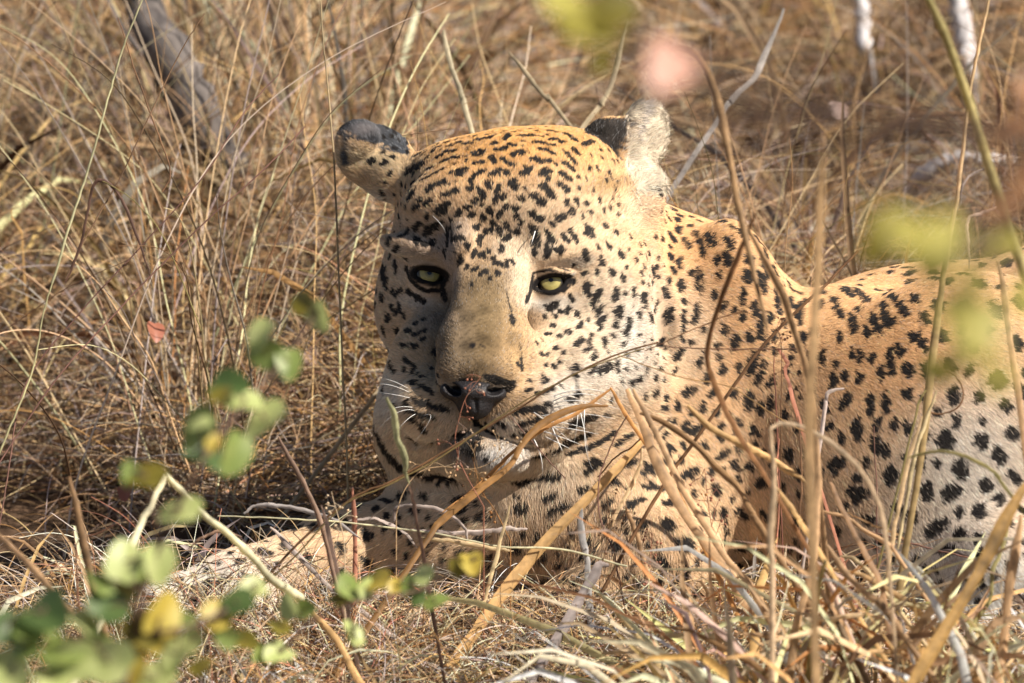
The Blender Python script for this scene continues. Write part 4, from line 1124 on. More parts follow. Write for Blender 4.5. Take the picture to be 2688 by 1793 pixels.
tufts('low_blades', cx, cy, 24, .05, .17, .03, 0, ('straw', 'tan', 'gold', 'grey', 'pale', 'orange', 'pinkish', 'brown'), (5, 6, 3, 6, 5, 2, 3, 3), 'short curled dry blades in front of the leopard', ribbon=True, wid=.0036, bend=(.8, 3.4), over=True, bright=1.35)
cx, cy = RNG.uniform(.17, .44, 34), RNG.uniform(-.62, -.36, 34)
tufts('standing_blades', cx, cy, 13, .22, .40, .035, 0, ('straw', 'tan', 'gold', 'pale', 'orange', 'pinkish', 'brown'), (6, 6, 4, 6, 1, 2, 1), 'soft tangle of upright dry blades at the lower right', ribbon=True, wid=.0056, bend=(.2, 2.0), front_free=True, bright=1.5)
cx, cy = RNG.uniform(-.42, -.02, 40), RNG.uniform(-.50, -.22, 40)
tufts('front_stems', cx, cy, 14, .08, .21, .03, .0006, ('straw', 'tan', 'red', 'grey', 'orange', 'brown'), (4, 5, 2, 4, 3, 2), 'thin reddish and grey stems at the lower left', bend=(.2, 2.4))
cx, cy = RNG.uniform(-.44, .46, 110), RNG.uniform(-.50, -.20, 110)
tufts('near_blades', cx, cy, 12, .05, .13, .03, 0, ('straw', 'tan', 'gold', 'grey', 'pale', 'pinkish', 'brown'), (6, 6, 3, 5, 5, 3, 3), 'bent straw blades along the bottom edge', ribbon=True, wid=.0048, bend=(.6, 3.0), over=True, bright=1.4)
cx, cy = RNG.uniform(-.34, .26, 340), RNG.uniform(-.28, -.04, 340)
tufts('tangled_grass', cx, cy, 15, .06, .19, .03, .0006, ('straw', 'tan', 'grey', 'pale', 'orange', 'brown', 'red'), (5, 6, 6, 4, 2, 3, 2), 'tangled thin grass lying over the forelegs', bend=(.4, 2.6), over=True, bright=1.4)
cx, cy = RNG.uniform(-.31, -.06, 80), RNG.uniform(-.16, -.04, 80)
tufts('foreleg_grass', cx, cy, 14, .09, .23, .03, .0006, ('straw', 'tan', 'grey', 'pale', 'brown', 'red'), (5, 6, 5, 4, 3, 2), 'dry stems standing around the stretched foreleg', bend=(.3, 2.2), over=True, bright=1.3)
cx, cy = RNG.uniform(-.32, .24, 110), RNG.uniform(-.26, -.07, 110)
tufts('tangled_blades', cx, cy, 10, .06, .17, .03, 0, ('straw', 'tan', 'grey', 'pale', 'pinkish'), (5, 6, 6, 4, 3), 'bent flat blades lying over the forelegs', ribbon=True, bend=(.8, 3.0), wid=.0030, over=True, bright=1.4)
lr = [gpt(x_, y_) for x_, y_ in ((900, 830), (820, 760), (760, 690), (930, 700), (860, 620), (700, 560), (640, 640), (790, 520), (900, 930), (560, 480))]
tufts('leaning_grass', np.array([q[0] for q in lr]), np.array([q[1] for q in lr]), 34, .22, .50, .035, 0, ('straw', 'tan', 'pale', 'grey', 'pinkish'), (6, 5, 4, 3, 2), 'pale dry grass leaning up and away left of the near ear', ribbon=True, wid=.0040, lean=math.pi * .95, bend=(.0, .5))
cx, cy = spots_xy(60, -1.0, 1.0, .6, 2.4)
tufts('green_grass', cx, cy, 9, .06, .16, .02, 0.0006, ('lime', 'olive', 'green'), (3, 2, 2), 'few yellow-green shoots among the dry grass')
# ================================================================ SINGLE STALKS AND BLADES (each a thing of its own)
def smooth_line(P, k):
    """Catmull-Rom through P (m,d), k samples."""
    P = np.asarray(P, float)
    if len(P) == 2:
        t = np.linspace(0, 1, k)[:, None]; return P[0] * (1 - t) + P[1] * t
    Q = np.vstack([2 * P[0] - P[1], P, 2 * P[-1] - P[-2]])
    u = np.linspace(0, len(P) - 1 - 1e-9, k); i = u.astype(int); f = (u - i)[:, None]
    a, b, c, d = Q[i], Q[i + 1], Q[i + 2], Q[i + 3]
    return 0.5 * (2 * b + (c - a) * f + (2 * a - 5 * b + 4 * c - d) * f ** 2 + (3 * b - a - 3 * c + d) * f ** 3)


def tube(P, R, sides=6):
    P = np.asarray(P, float); k = len(P)
    T = np.gradient(P, axis=0); T /= np.linalg.norm(T, axis=1, keepdims=True) + 1e-9
    ref = np.array((0.3, 0.9, 0.1)); S = np.cross(T, ref); S /= np.linalg.norm(S, axis=1, keepdims=True) + 1e-9
    U = np.cross(T, S)
    a = np.linspace(0, 2 * math.pi, sides, endpoint=False)
    V = P[:, None] + (S[:, None] * np.cos(a)[None, :, None] + U[:, None] * np.sin(a)[None, :, None]) * np.asarray(R)[:, None, None]
    V = V.reshape(-1, 3)
    q = []
    for i in range(k - 1):
        for j in range(sides):
            q.append([i * sides + j, i * sides + (j + 1) % sides, (i + 1) * sides + (j + 1) % sides, (i + 1) * sides + j])
    return V, q


FZ = 2688 / 2351.0
FRAMES = {'F': (0, 0, FZ), 'Q': (1688, 1093, 1 / 2.24), 'P': (1688, 400, 1 / 2.24), 'L': (0, 1093, 1 / 2.24), 'R': (860, 850, 1 / 2.24), 'T': (0, 0, 1 / 2.24), 'U': (1688, 0, 1 / 2.24), 'H': (1350, 1070, 1 / 5.6), 'G': (960, 1080, 1 / 5.6)}


def stalk(kind, frame, width, col, w0, w1, pts, label, group=None, root=True, smooth=True, wobble=0.0):
    """width in photo px at the stalk's own place in the frame; w0..w1 metres beyond the eyes, first to last point."""
    ox, oy, z = FRAMES[frame]
    p = np.array([float(t) for t in pts.replace(',', ' ').split()]).reshape(-1, 2) * z + (ox, oy)
    s = np.linspace(0, 1, len(p)); w = w0 + (w1 - w0) * s
    P = np.array([wpt(a, b, c) for (a, b), c in zip(p, w)])
    if root:                                  # carry the stalk on down to the soil it grows from
        d = P[-1] - P[-2]; d[2] = -abs(d[2]) - 1e-4; d /= np.linalg.norm(d)
        if d[2] > -0.35: d[2] = -0.6; d /= np.linalg.norm(d)
        L = max(P[-1][2] + 0.015, 0.01) / -d[2]
        P = np.vstack([P, P[-1] + d * L * .5, P[-1] + d * L])
    n = 8 + 5 * len(p)
    if smooth: Q = smooth_line(P, n)
    else:
        Q = np.vstack([smooth_line(P[i:i + 2], 7)[:-1] for i in range(len(P) - 1)] + [P[-1:]])
    sg = np.linspace(0, 1, len(Q))[:, None]
    Q = Q + RNG.normal(size=Q.shape) * 0.0002 + (np.sin(sg * RNG.uniform(9, 16) + RNG.uniform(0, 6)) * RNG.normal(size=3) + np.sin(sg * RNG.uniform(20, 34)) * RNG.normal(size=3) * .4) * 0.0005 * min(1, width * z / 12)
    n = len(Q); W = width * z * PX * (DIST + np.interp(np.linspace(0, 1, n), [0, 1], [w0, w1])) / DIST
    c = np.clip(PK[col] * RNG.uniform(1.25, 1.5), 0, .88) if isinstance(col, str) else np.array(col)
    t = np.linspace(0, 1, n)
    name = {'b': 'dry_grass_stalk', 's': 'dry_straw', 'k': 'jointed_straw'}[kind]
    if kind == 'b':
        prof = np.clip(np.sin(np.pi * (0.06 + 0.94 * t)) ** 0.45, .12, 1) if not root else np.clip((t + .04) * 5, .15, 1) ** .6
        prof = prof * (1 + 0.14 * np.sin(t * RNG.uniform(12, 22) + RNG.uniform(0, 6)))
        tw = np.clip(.92 + 0.16 * np.sin(t * 9 + RNG.uniform(0, 6)) + RNG.normal(size=n) * .05, .5, 1.2)
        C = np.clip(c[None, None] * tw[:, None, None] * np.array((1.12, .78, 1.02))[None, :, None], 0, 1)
        blot = RNG.random(n) < .07; C[blot] *= .6
        C = C.reshape(-1, 3)
        v, q, _ = ribbons(Q[None], (W * prof)[None], C, side=np.broadcast_to(AX_A, Q[None].shape) + 0.35 * RNG.normal(size=3), fold=.5)
        o = link_mesh(name, v, q, M_BLADE, cols=C, origin=Q[-1])
    else:
        R = W / 2 * np.linspace(0.7, 1.1, n)
        if kind == 'k':                       # jointed stalk with nodes
            R = R * (1 + 0.35 * np.exp(-((t * 5 % 1 - .5) / .035) ** 2))
        v, q = tube(Q, R)
        C = np.repeat(c * (0.9 + 0.2 * np.sin(t * 14 + RNG.uniform(0, 6)))[:, None], 6, axis=0)
        o = link_mesh(name, v, q, M_BLADE, cols=np.clip(C, 0, 1), origin=Q[-1])
    return tag(o, label, 'grass', group)


S = stalk
# in front of the face and chest
S('b', 'F', 27, 'gold', -.10, -.16, '1478,1012 1400,1095 1300,1195 1190,1320 1110,1430 1010,1560', 'broad golden blade slanting from the chest down to the bottom edge', smooth=True)
S('b', 'F', 10, 'orange', -.08, -.12, '1405,893 1330,945 1250,985 1170,1045 1100,1115 1010,1180', 'thin orange-brown blade arching under the chin, upper of two', root=False)
S('b', 'F', 16, (0.40, 0.21, 0.07), -.10, -.16, '1395,930 1330,935 1260,965 1205,1010 1165,1070 1090,1130 1010,1200 975,1250', 'darker brown blade arching across the chin and chest, lower of two')
S('b', 'F', 26, 'tan', -.12, -.20, '1442,890 1475,970 1520,1080 1590,1200 1660,1290 1720,1400 1780,1560', 'broad snapped-off tan stalk leaning right in front of the chest')
S('b', 'F', 11, 'orange', -.10, -.14, '1400,890 1440,955 1500,1040 1560,1140 1585,1190', 'narrow orange blade crossing beside the snapped-off tan stalk')
S('s', 'F', 9, 'brown', -.07, -.10, '1970,575 1900,650 1850,695 1740,810 1620,975 1540,1090 1460,1220 1400,1330', 'straight dark brown stem running from the back down over the chest')
S('s', 'F', 6, (0.28, 0.15, 0.07), -.20, -.16, '1508,785 1420,815 1300,872 1185,940 1040,1022 900,1105 820,1140 700,1235 600,1340 560,1400', 'long brown stem crossing under the nose from lower left')
S('s', 'F', 4, (0.36, 0.26, 0.10), -.21, -.17, '1478,800 1360,842 1250,895 1120,975 1020,1045 880,1120 790,1160 680,1275 620,1330', 'thin olive stem running along the long brown stem under the nose')
S('s', 'F', 3.2, (0.2, 0.1, 0.06), -.20, -.20, '1508,785 1540,796 1610,800 1700,802 1830,800', 'hair-thin brown twig reaching right across the neck', root=False)
S('s', 'F', 3.2, 'brown', -.20, -.20, '1480,806 1560,770 1620,745 1660,728 1705,716', 'hair-thin brown twig ending in a seed spike on the neck', root=False)
S('s', 'F', 3.2, (0.5, 0.3, 0.12), -.20, -.22, '1420,815 1500,845 1580,870 1680,890 1780,955 1860,1000', 'thin straw twig sagging right below the cheek', root=False)
S('b', 'G', 100, 'green', -.35, -.30, '330,-200 420,150 500,480 580,780 640,1080', 'pale grey-green blade standing upright left of the chin', root=False)
S('b', 'G', 80, (0.34, 0.22, 0.16), -.32, -.30, '635,1080 690,1350 760,1750', 'brown base of the grey-green blade left of the chin')
S('b', 'R', 22, 'straw', -.10, -.12, '1850,730 1830,850 1740,1040 1640,1220 1580,1340', 'bright narrow straw hanging beside the broad golden blade', root=False)
S('b', 'R', 22, 'straw', -.14, -.14, '1070,1070 1030,1230 990,1380 940,1560', 'short bright straw upright under the chest')
S('b', 'R', 28, 'grey', -.08, -.10, '390,1160 400,1095 480,1070 620,1085 720,1130 800,1200 825,1270', 'pale grey curled strip hooked over on the near paw', root=False)
S('b', 'R', 30, 'grey', -.09, -.09, '1170,1210 1080,1205 960,1218 820,1230 640,1225 480,1210', 'pale grey strip lying level below the chin', root=False)
S('s', 'R', 10, 'purple', -.12, -.12, '1760,540 1700,640 1650,760 1600,900 1590,1050 1620,1200 1680,1330 1720,1530', 'wavy reddish-brown stem hanging down the chest')
S('b', 'R', 60, (0.30, 0.25, 0.23), -.16, -.20, '1660,1420 1600,1430 1560,1500 1500,1600 1440,1700', 'curled grey-brown dead leaf blade under the chest')
S('b', 'R', 40, (0.5, 0.48, 0.46), -.12, -.12, '1500,1080 1495,1200 1510,1330 1530,1420 1540,1560', 'grey and straw upright blade left of the curled dead leaf')
S('b', 'R', 34, 'tan', -.06, -.09, '1750,1080 1800,1200 1840,1350 1870,1480 1900,1568', 'straight tan blade low on the chest')
S('s', 'F', 5, 'pale', -.12, -.14, '500,1185 640,1190 800,1200 1000,1225 1150,1255 1290,1262 1440,1300', 'long pale straw lying level over both forelegs', root=False)
S('b', 'F', 11, 'straw', -.10, -.10, '960,1235 1040,1243 1130,1258 1180,1266', 'flat yellow straw lying level under the chin', root=False)
S('s', 'R', 12, (.35, .2, .1), -.05, -.12, '1590,900 1700,780 1820,700 1900,590', 'thin dark twig slanting across the throat', root=False)
S('s', 'H', 18, 'purple', -.06, -.06, '-100,120 60,260 180,420 320,560 520,790 740,1040', 'reddish bent stem below the whiskers', root=False)
S('b', 'F', 12, 'red', -.10, -.12, '808,1120 812,1190 815,1260 812,1330', 'short reddish-brown stub standing on the foreleg')
S('b', 'F', 12, (0.38, .24, .16), -.16, -.18, '640,1005 680,1080 715,1150 745,1230 770,1330', 'reddish stem leaning right behind the green leaves')
S('b', 'F', 16, 'pinkish', -.20, -.22, '735,1160 755,1230 780,1330 800,1430', 'pale pinkish blade standing on the far foreleg')
S('b', 'F', 10, (.5, .45, .42), -.12, -.12, '560,1180 590,1161 640,1162 700,1172 770,1195 830,1240', 'silvery curled strip left of the chest', root=False)
S('b', 'F', 8, 'grey', -.10, -.10, '800,1195 860,1190 920,1215 960,1260', 'thin silvery strip looped over the foreleg', root=False)
S('b', 'F', 12, 'grey', -.10, -.11, '620,1210 680,1270 760,1350 850,1420', 'brown-grey flat stem lying across the far foreleg')
# folded straw, left
S('k', 'F', 20, 'pale', -.45, -.50, '380,1096 340,1170 300,1262', 'short pale arm of the snapped straw in front of the forepaw', root=True)
S('k', 'F', 20, 'pale', -.45, -.30, '380,1092 470,1180 560,1262 640,1340 690,1375', 'long pale arm of the snapped straw slanting down to the paw', root=False)
S('b', 'F', 16, 'gold', -.30, -.34, '688,1370 740,1430 785,1490 830,1568', 'golden blade continuing the snapped straw to the bottom edge')
S('b', 'F', 22, 'tan', -.60, -.62, '-10,1225 60,1295 140,1385', 'soft tan blade at the left edge', root=True)
S('b', 'F', 19, (.42, .25, .12), -.50, -.52, '158,1095 178,1190 200,1290 226,1400', 'soft brown blade standing left behind the green shrub')
S('b', 'F', 7, (.42, .26, .17), -.2, -.2, '555,1235 500,1220 460,1240 430,1260', 'brown bent blade behind the snapped straw', root=False)
S('s', 'F', 4, (.30, .14, .08), -.3, -.3, '262,1205 225,1225 180,1240 175,1290 178,1340', 'dark red bent stem left behind the green shrub')
# long stems, left
S('s', 'F', 6, (.56, .52, .30), -.02, -.06, '330,-10 290,90 255,200 228,300 205,380 160,520 120,650', 'tall pale green stem at the left, upper joint', root=False)
S('s', 'F', 5.5, (.58, .53, .28), -.06, -.10, '120,650 95,740 75,850 40,940 0,1035 -30,1110', 'tall pale green stem at the left, lower joint')
S('b', 'F', 8, (.17, .09, .06), 0, 0, '150,650 185,560 212,440 232,414 262,432 290,480 325,570 350,650', 'dark brown blade folded over beside the tall pale stem', root=False)
S('s', 'F', 3.2, 'olive', 0, 0, '235,415 300,455 360,520 400,600 440,700 462,760', 'arching olive stem beyond the folded dark blade', root=False)
S('s', 'F', 4, 'purple', .02, -.04, '700,290 600,395 480,500 360,620 240,745 130,870 60,970 0,1060', 'long thin purple-brown stem slanting across the left side')
S('s', 'F', 3.6, 'purple', .04, -.02, '640,170 560,260 470,400 330,560 200,700 60,880 20,1080 0,1200', 'second thin purple-brown stem slanting across the left side, upper one')
S('s', 'F', 3.4, (.30, .18, .1), .02, .0, '470,30 420,110 350,250 280,400 200,540 150,640', 'thin brown stem slanting behind the tall pale stem', root=False)
S('s', 'F', 4, 'brown', .05, .03, '270,40 300,130 335,230 370,330 392,400 372,440', 'dark stem drooping beside the tall pale stem', root=False)
S('s', 'F', 5, (.55, .42, .24), .12, .1, '735,-10 745,120 757,240 768,400 775,560', 'pale upright stem just left of the near ear', root=True)
# right side: tall soft stalks nearer the lens
S('b', 'F', 26, (.62, .40, .20), -1.0, -.9, '1893,355 1888,450 1880,620 1868,840 1862,1000 1868,1200 1872,1400 1880,1560', 'broad upright tan blade in front of the shoulder')
S('b', 'F', 18, (.46, .28, .13), -.60, -.45, '1760,760 1700,500 1680,380 1650,250 1615,150 1570,112 1520,120 1470,160', 'arching stalk looped over the top right', root=False)
S('b', 'F', 17, 'tan', -.52, -.36, '1715,520 1760,610 1800,690 1830,780 1860,900 1870,1010', 'tan stalk leaning right across the shoulder', root=True)
S('b', 'F', 13, (.36, .18, .08), -.50, -.40, '1735,490 1690,600 1650,700 1625,800 1640,880 1700,1000 1760,1100', 'reddish-brown bent blade on the neck')
S('k', 'F', 28, (.60, .50, .22), -.75, -.60, '2125,-20 2175,90 2215,210 2260,350 2300,470 2345,600 2400,760', 'thick jointed yellow stalk in the upper right corner')
S('s', 'F', 10, 'straw', -.25, -.22, '2272,-10 2240,140 2215,300 2196,460 2170,620', 'slim upright straw at the right, upper part', root=False)
S('b', 'F', 19, (.56, .40, .18), -.25, -.30, '2188,480 2160,680 2135,850 2118,1000 2095,1150 2068,1320 2060,1430 2085,1568', 'long upright straw blade at the right, in front of the haunch')
S('b', 'F', 10, 'straw', -.28, -.28, '2150,900 2110,1010 2080,1150 2055,1300', 'second slim straw close behind the long upright one', root=False)
S('b', 'F', 34, (.50, .30, .10), -.55, -.60, '2380,1080 2300,1220 2240,1330 2170,1460 2100,1568', 'wide golden-brown blade slanting at the lower right')
S('b', 'F', 22, 'tan', -.50, -.50, '2345,1180 2325,1300 2310,1430 2290,1568', 'tan blade upright at the lower right corner')
S('b', 'F', 15, 'tan', -.40, -.40, '2292,600 2310,700 2328,820 2345,960', 'tan blade drooping at the right edge')
S('b', 'F', 8, 'pinkish', -.22, -.22, '2290,475 2250,490 2225,505 2222,560 2225,620', 'curled pinkish strip hanging from the slim upright straw', root=False)
S('b', 'F', 6, 'grey', -.22, -.22, '2268,385 2230,400 2210,430 2204,470', 'small grey strip peeling off the slim upright straw', root=False)
S('b', 'Q', 42, 'tan', -.30, -.34, '-60,-160 60,60 150,260 270,480 380,660 500,840 620,980 740,1180', 'tan blade leaning right down to the haunch clump')
S('b', 'Q', 38, (.44, .26, .12), -.28, -.34, '-20,-20 170,60 330,190 460,330 570,440 640,560 720,690', 'brown blade arching right over the foreleg')
S('b', 'Q', 44, 'gold', -.34, -.34, '260,-60 400,60 560,160 720,230 880,330 960,400', 'golden flat blade slanting right over the elbow', root=False)
S('b', 'Q', 38, (.78, .56, .34), -.6, -.6, '755,70 765,300 760,480 748,700 765,900 760,1230', 'pale upright blade over the elbow')
S('b', 'Q', 28, (.66, .48, .30), -.6, -.56, '740,90 800,50 900,52 1010,95 1130,170 1240,270 1330,400 1410,580 1440,760 1450,900', 'pale arching blade looping over to the haunch', root=True)
S('b', 'Q', 26, 'straw', -.30, -.30, '1640,0 1590,160 1540,340 1500,560 1470,700 1450,860', 'narrow pale straw in front of the haunch')
S('b', 'Q', 46, 'tan', -.44, -.44, '1020,90 1030,300 1022,520 1008,760 990,900 950,1050 900,1250 880,1400', 'tan blade upright left of the haunch')
S('b', 'Q', 40, (.42, .25, .13), -.40, -.42, '1110,380 1160,520 1230,660 1310,790 1400,960 1430,1150', 'brown blade leaning right before the haunch')
S('b', 'Q', 44, 'tan', -.46, -.48, '1080,770 1180,910 1290,1020 1390,1100 1440,1170', 'tan blade crossing low before the haunch')
S('b', 'Q', 34, (.40, .28, .16), -.40, -.42, '850,820 960,940 1060,1060 1140,1210 1250,1430', 'dull brown blade leaning right, low before the haunch')
S('b', 'Q', 40, 'pinkish', -.40, -.42, '1060,920 1120,1040 1170,1180 1230,1330 1290,1500', 'dusty pink-brown blade low before the haunch')
S('b', 'Q', 30, 'straw', -.45, -.45, '890,1150 1010,1180 1120,1190 1240,1170 1340,1150', 'pale blade lying level low on the right', root=False)
S('b', 'Q', 34, 'tan', -.42, -.42, '590,1275 700,1285 820,1300 940,1330', 'tan blade lying level at the bottom', root=False)
S('b', 'Q', 34, 'gold', -.20, -.24, '160,1290 250,1330 350,1400 430,1470 500,1568', 'golden arching blade at the bottom, right of the chest')
S('b', 'Q', 42, 'straw', -.36, -.40, '-240,1400 -60,1380 60,1400 200,1470 330,1568', 'wide straw blade arching along the bottom edge')
S('b', 'Q', 22, 'olive', -.50, -.52, '1560,240 1700,215 1850,215 2000,280 2100,370 2160,450', 'olive blade arching over the haunch')
S('b', 'Q', 16, (.14, .11, .10), -.10, -.14, '1600,1000 1625,880 1700,810 1820,790 1960,850 2080,930 2160,1000', 'dark curled blade over the hind foot', root=True)
S('s', 'Q', 12, 'purple', -.12, -.14, '1240,640 1380,690 1560,740 1740,790 1900,830 2040,880', 'brown stem lying level over the hind foot', root=False)
S('b', 'Q', 24, 'olive', -.35, -.40, '2150,580 2120,760 2060,900 2040,1080 1960,1200', 'olive green blade at the lower right')
S('b', 'Q', 30, 'gold', -.40, -.40, '780,410 860,520 930,620 980,700', 'short golden blade in the elbow clump', root=True)
S('b', 'Q', 26, 'tan', -.30, -.32, '1050,560 1200,600 1320,680 1450,760 1520,860', 'tan stem leaning right before the haunch, thin one', root=True)
S('b', 'Q', 26, 'straw', -.34, -.36, '1160,820 1250,850 1330,920 1400,1010', 'straw blade arching short before the haunch', root=True)
S('s', 'Q', 9, 'purple', -.1, -.1, '1360,60 1362,240 1372,450 1376,700', 'thin upright dark stem before the haunch')
S('s', 'Q', 10, 'red', -.12, -.14, '800,130 790,300 800,520 790,700', 'thin upright red stem at the elbow')
S('s', 'Q', 14, 'brown', -.2, -.22, '910,0 925,200 935,400 915,620 905,900', 'brown upright stem behind the pale elbow blade')
S('b', 'Q', 22, 'tan', -.2, -.22, '1180,560 1350,640 1500,700 1600,780', 'tan blade lying over the haunch base', root=False)
S('b', 'P', 28, 'red', -.1, -.1, '790,1150 820,1180 850,1240 840,1290 870,1380 900,1480', 'reddish twisted blade on the upper foreleg', root=True)
S('s', 'P', 9, (.3, .12, .08), -.1, -.1, '770,1190 775,1350 785,1560', 'dark red upright stem on the upper foreleg')
S('b', 'P', 22, 'grey', -.14, -.14, '1180,1390 1110,1400 1075,1450 1060,1560', 'small grey hooked strip between shoulder and haunch')
S('s', 'P', 14, 'olive', -.3, -.3, '1660,1400 1620,1480 1600,1560', 'curved olive stem in front of the haunch')
S('s', 'P', 11, 'brown', -.24, -.24, '1690,1320 1780,1290 1850,1330 1885,1420 1850,1500 1760,1540 1690,1530', 'thin brown stem curled in a loop on the haunch', root=False)
# twig bases and background pieces
S('b', 'F', 13, (.66, .56, .36), .42, .40, '1018,70 1035,150 1060,220 1082,300', 'pale blade upright behind the head, left of the crown')
S('b', 'F', 11, (.6, .48, .3), .40, .38, '1165,120 1215,180 1260,230 1290,270', 'pale blade slanting right behind the crown')
S('b', 'F', 12, (.62, .50, .32), .42, .40, '1440,40 1410,170 1380,240 1345,285', 'pale blade slanting left behind the crown')
S('b', 'F', 14, (.45, .40, .36), .5, .45, '1800,20 1760,120 1730,180 1680,230 1640,290', 'grey-white stem slanting behind the right ear')


# ---------------------------------------------------------------- dry weed sprigs with tiny seeds, in front of the nose and chest
def sprig(px, py, w, pts, label, seed, rad=1.6, n=9, reach=60, col='red', scol='pinkish'):
    r = np.random.default_rng(seed)
    main = np.array(pts, float)
    P = smooth_line(np.array([wpt(a, b, w) for a, b in main]), 22)
    d = P[-1].copy(); d2 = d.copy(); d2[2] = 0.0; d2[1] -= 0.02
    root = np.vstack([P, (d + d2) / 2, d2])
    o = empty('dry_sprig', d2, label, 'weed')
    v, q = tube(root, np.linspace(rad * .5, rad, len(root)) * PX)
    link_mesh('stem', v, q, M_BLADE, parent=o, cols=np.tile(PK[col], (len(v), 1)))
    sd = solid_sprig
    for i in range(n):
        t = r.uniform(0, .75); b = P[int(t * 21)]
        a = r.uniform(0, 6.28); l = reach * r.uniform(.5, 1.2) * PX
        d = AX_R * math.cos(a) + AX_U * (math.sin(a) * .8 + .25) + AX_A * r.normal() * .35
        e = b + d * l; mid_ = (b + e) / 2 + AX_U * l * r.uniform(-.2, .3)
        Q = smooth_line(np.array([b, mid_, e]), 8)
        vs, qs = [], []
        v, q = tube(Q, np.linspace(rad * .55, rad * .3, 8) * PX, 4)
        vs.append(v); qs.append(np.array(q))
        for k in range(2):
            a2 = a + r.uniform(-1.2, 1.2); f = Q[int(r.integers(3, 7))] + (AX_R * math.cos(a2) + AX_U * math.sin(a2)) * l * .4
            v, q = tube(smooth_line(np.array([Q[4], (Q[4] + f) / 2 + AX_U * l * .05, f]), 5), np.full(5, rad * .3 * PX), 4)
            qs.append(np.array(q) + sum(map(len, vs))); vs.append(v)
            sv2, sf2 = SEED
            sfa = np.array([x if len(x) == 4 else x + [x[-1]] for x in sf2])
            qs.append(sfa + sum(map(len, vs))); vs.append(sv2 * PX * r.uniform(2.6, 4.2) + f)
        vv = np.vstack(vs); faces = [list(dict.fromkeys(map(int, x))) for x in np.vstack(qs)]
        link_mesh('branch', vv, faces, M_BLADE, parent=o, cols=np.tile(PK[scol if r.random() < .4 else col] * r.uniform(.8, 1.2), (len(vv), 1)))
    return o


SEED = uv_sphere((0, 0, 0), 1.0, 6, 4)
solid_sprig = None
sprig(1225, 1000, -.16, [(1262, 990), (1225, 1040), (1205, 1100), (1195, 1160), (1215, 1230), (1270, 1330)], 'reddish dry sprig with seeds in front of the nose and chin', 1, n=12, reach=46)
sprig(1150, 1250, -.14, [(1330, 1190), (1250, 1230), (1160, 1225), (1100, 1240), (1060, 1290), (1040, 1350)], 'pale straggling sprig with white seeds below the chin', 2, n=11, reach=60, col='straw', scol='pale')
sprig(1330, 1330, -.12, [(1240, 1200), (1265, 1290), (1300, 1340), (1340, 1420)], 'brown branched sprig on the throat', 3, n=9, reach=48, col='orange', scol='brown')
sprig(960, 1300, -.2, [(870, 1290), (880, 1330), (900, 1400), (905, 1450)], 'small pale seedy sprig left of the chest', 4, n=7, reach=30, col='pale', scol='pale')
sprig(1550, 1400, -.14, [(1590, 1290), (1600, 1360), (1590, 1440), (1575, 1500)], 'curly brown sprig on the near foreleg', 5, n=10, reach=52, col='brown', scol='orange')
sprig(1960, 1500, -.12, [(1850, 1230), (1860, 1330), (1880, 1450), (1890, 1560)], 'fine reddish sprig low on the near foreleg', 6, n=12, reach=56, col='red', scol='orange')
sprig(1700, 1420, -.10, [(1712, 1400), (1708, 1450), (1706, 1540), (1708, 1620)], 'pointed reddish seed head on a thin stem under the chest', 7, n=8, reach=22, col='red', scol='red')
sprig(2030, 900, -.14, [(2040, 860), (2050, 900), (2052, 960), (2050, 1060)], 'bristly brown sprig on the shoulder', 8, n=9, reach=34, col='brown', scol='red')


# ================================================================ GREEN SHRUBS WITH ROUND LEAVES, NEAR THE LENS AND OUT OF FOCUS
def leaf_material(name, a, b):
    return solid_material(name, a, 0.45, nscale=60, spec=0.5, transl=0.42, second=b)


LM = {'bright': leaf_material('leaf_bright', (0.48, 0.56, 0.18), (0.62, 0.66, 0.28)), 'green': leaf_material('leaf_green', (0.22, 0.30, 0.07), (0.32, 0.38, 0.11)),
      'dark': leaf_material('leaf_dark', (0.07, 0.12, 0.035), (0.12, 0.18, 0.05)), 'yellow': leaf_material('leaf_yellow', (0.55, 0.40, 0.06), (0.62, 0.50, 0.10)),
      'olive': leaf_material('leaf_olive', (0.17, 0.15, 0.02), (0.25, 0.20, 0.03)), 'pink': leaf_material('leaf_pink', (0.72, 0.37, 0.27), (0.70, 0.42, 0.32)),
      'rust': leaf_material('leaf_rust', (0.50, 0.24, 0.11), (0.56, 0.30, 0.14)), 'yg': leaf_material('leaf_yellow_green', (0.40, 0.36, 0.07), (0.50, 0.44, 0.10))}
M_TWIG = solid_material('twig', (0.10, 0.06, 0.04), 0.8, 0.3, 80, 0.4)


def leaf_mesh(r, seedv):
    """A rounded leaf lobed at the base, cupped along its midrib, in its own plane."""
    rr = np.random.default_rng(seedv)
    n = 14
    v = [(0, 0, 0)]; f = []
    ring = []
    for k, s in enumerate((0.5, 1.0)):
        for i in range(n):
            a = 2 * math.pi * i / n
            q = (1 - 0.28 * math.exp(-((a - math.pi) / .35) ** 2)) * (1 + 0.06 * math.cos(2 * a)) * rr.uniform(.95, 1.05) ** k
            x, y = math.cos(a) * q * s, math.sin(a) * q * s * .80 * (1 - .18 * math.cos(a))
            v.append((x, y, 0.30 * abs(y) ** 1.3 - 0.12 * x * x + rr.normal() * .015 * k))
    for i in range(n):
        j = (i + 1) % n
        f.append([0, 1 + i, 1 + j]); f.append([1 + i, 1 + n + i, 1 + n + j, 1 + j])
    me = bpy.data.meshes.new('leaf')
    me.from_pydata([tuple(np.array(p) * r) for p in v], [], f)
    me.polygons.foreach_set('use_smooth', [True] * len(me.polygons))
    return me


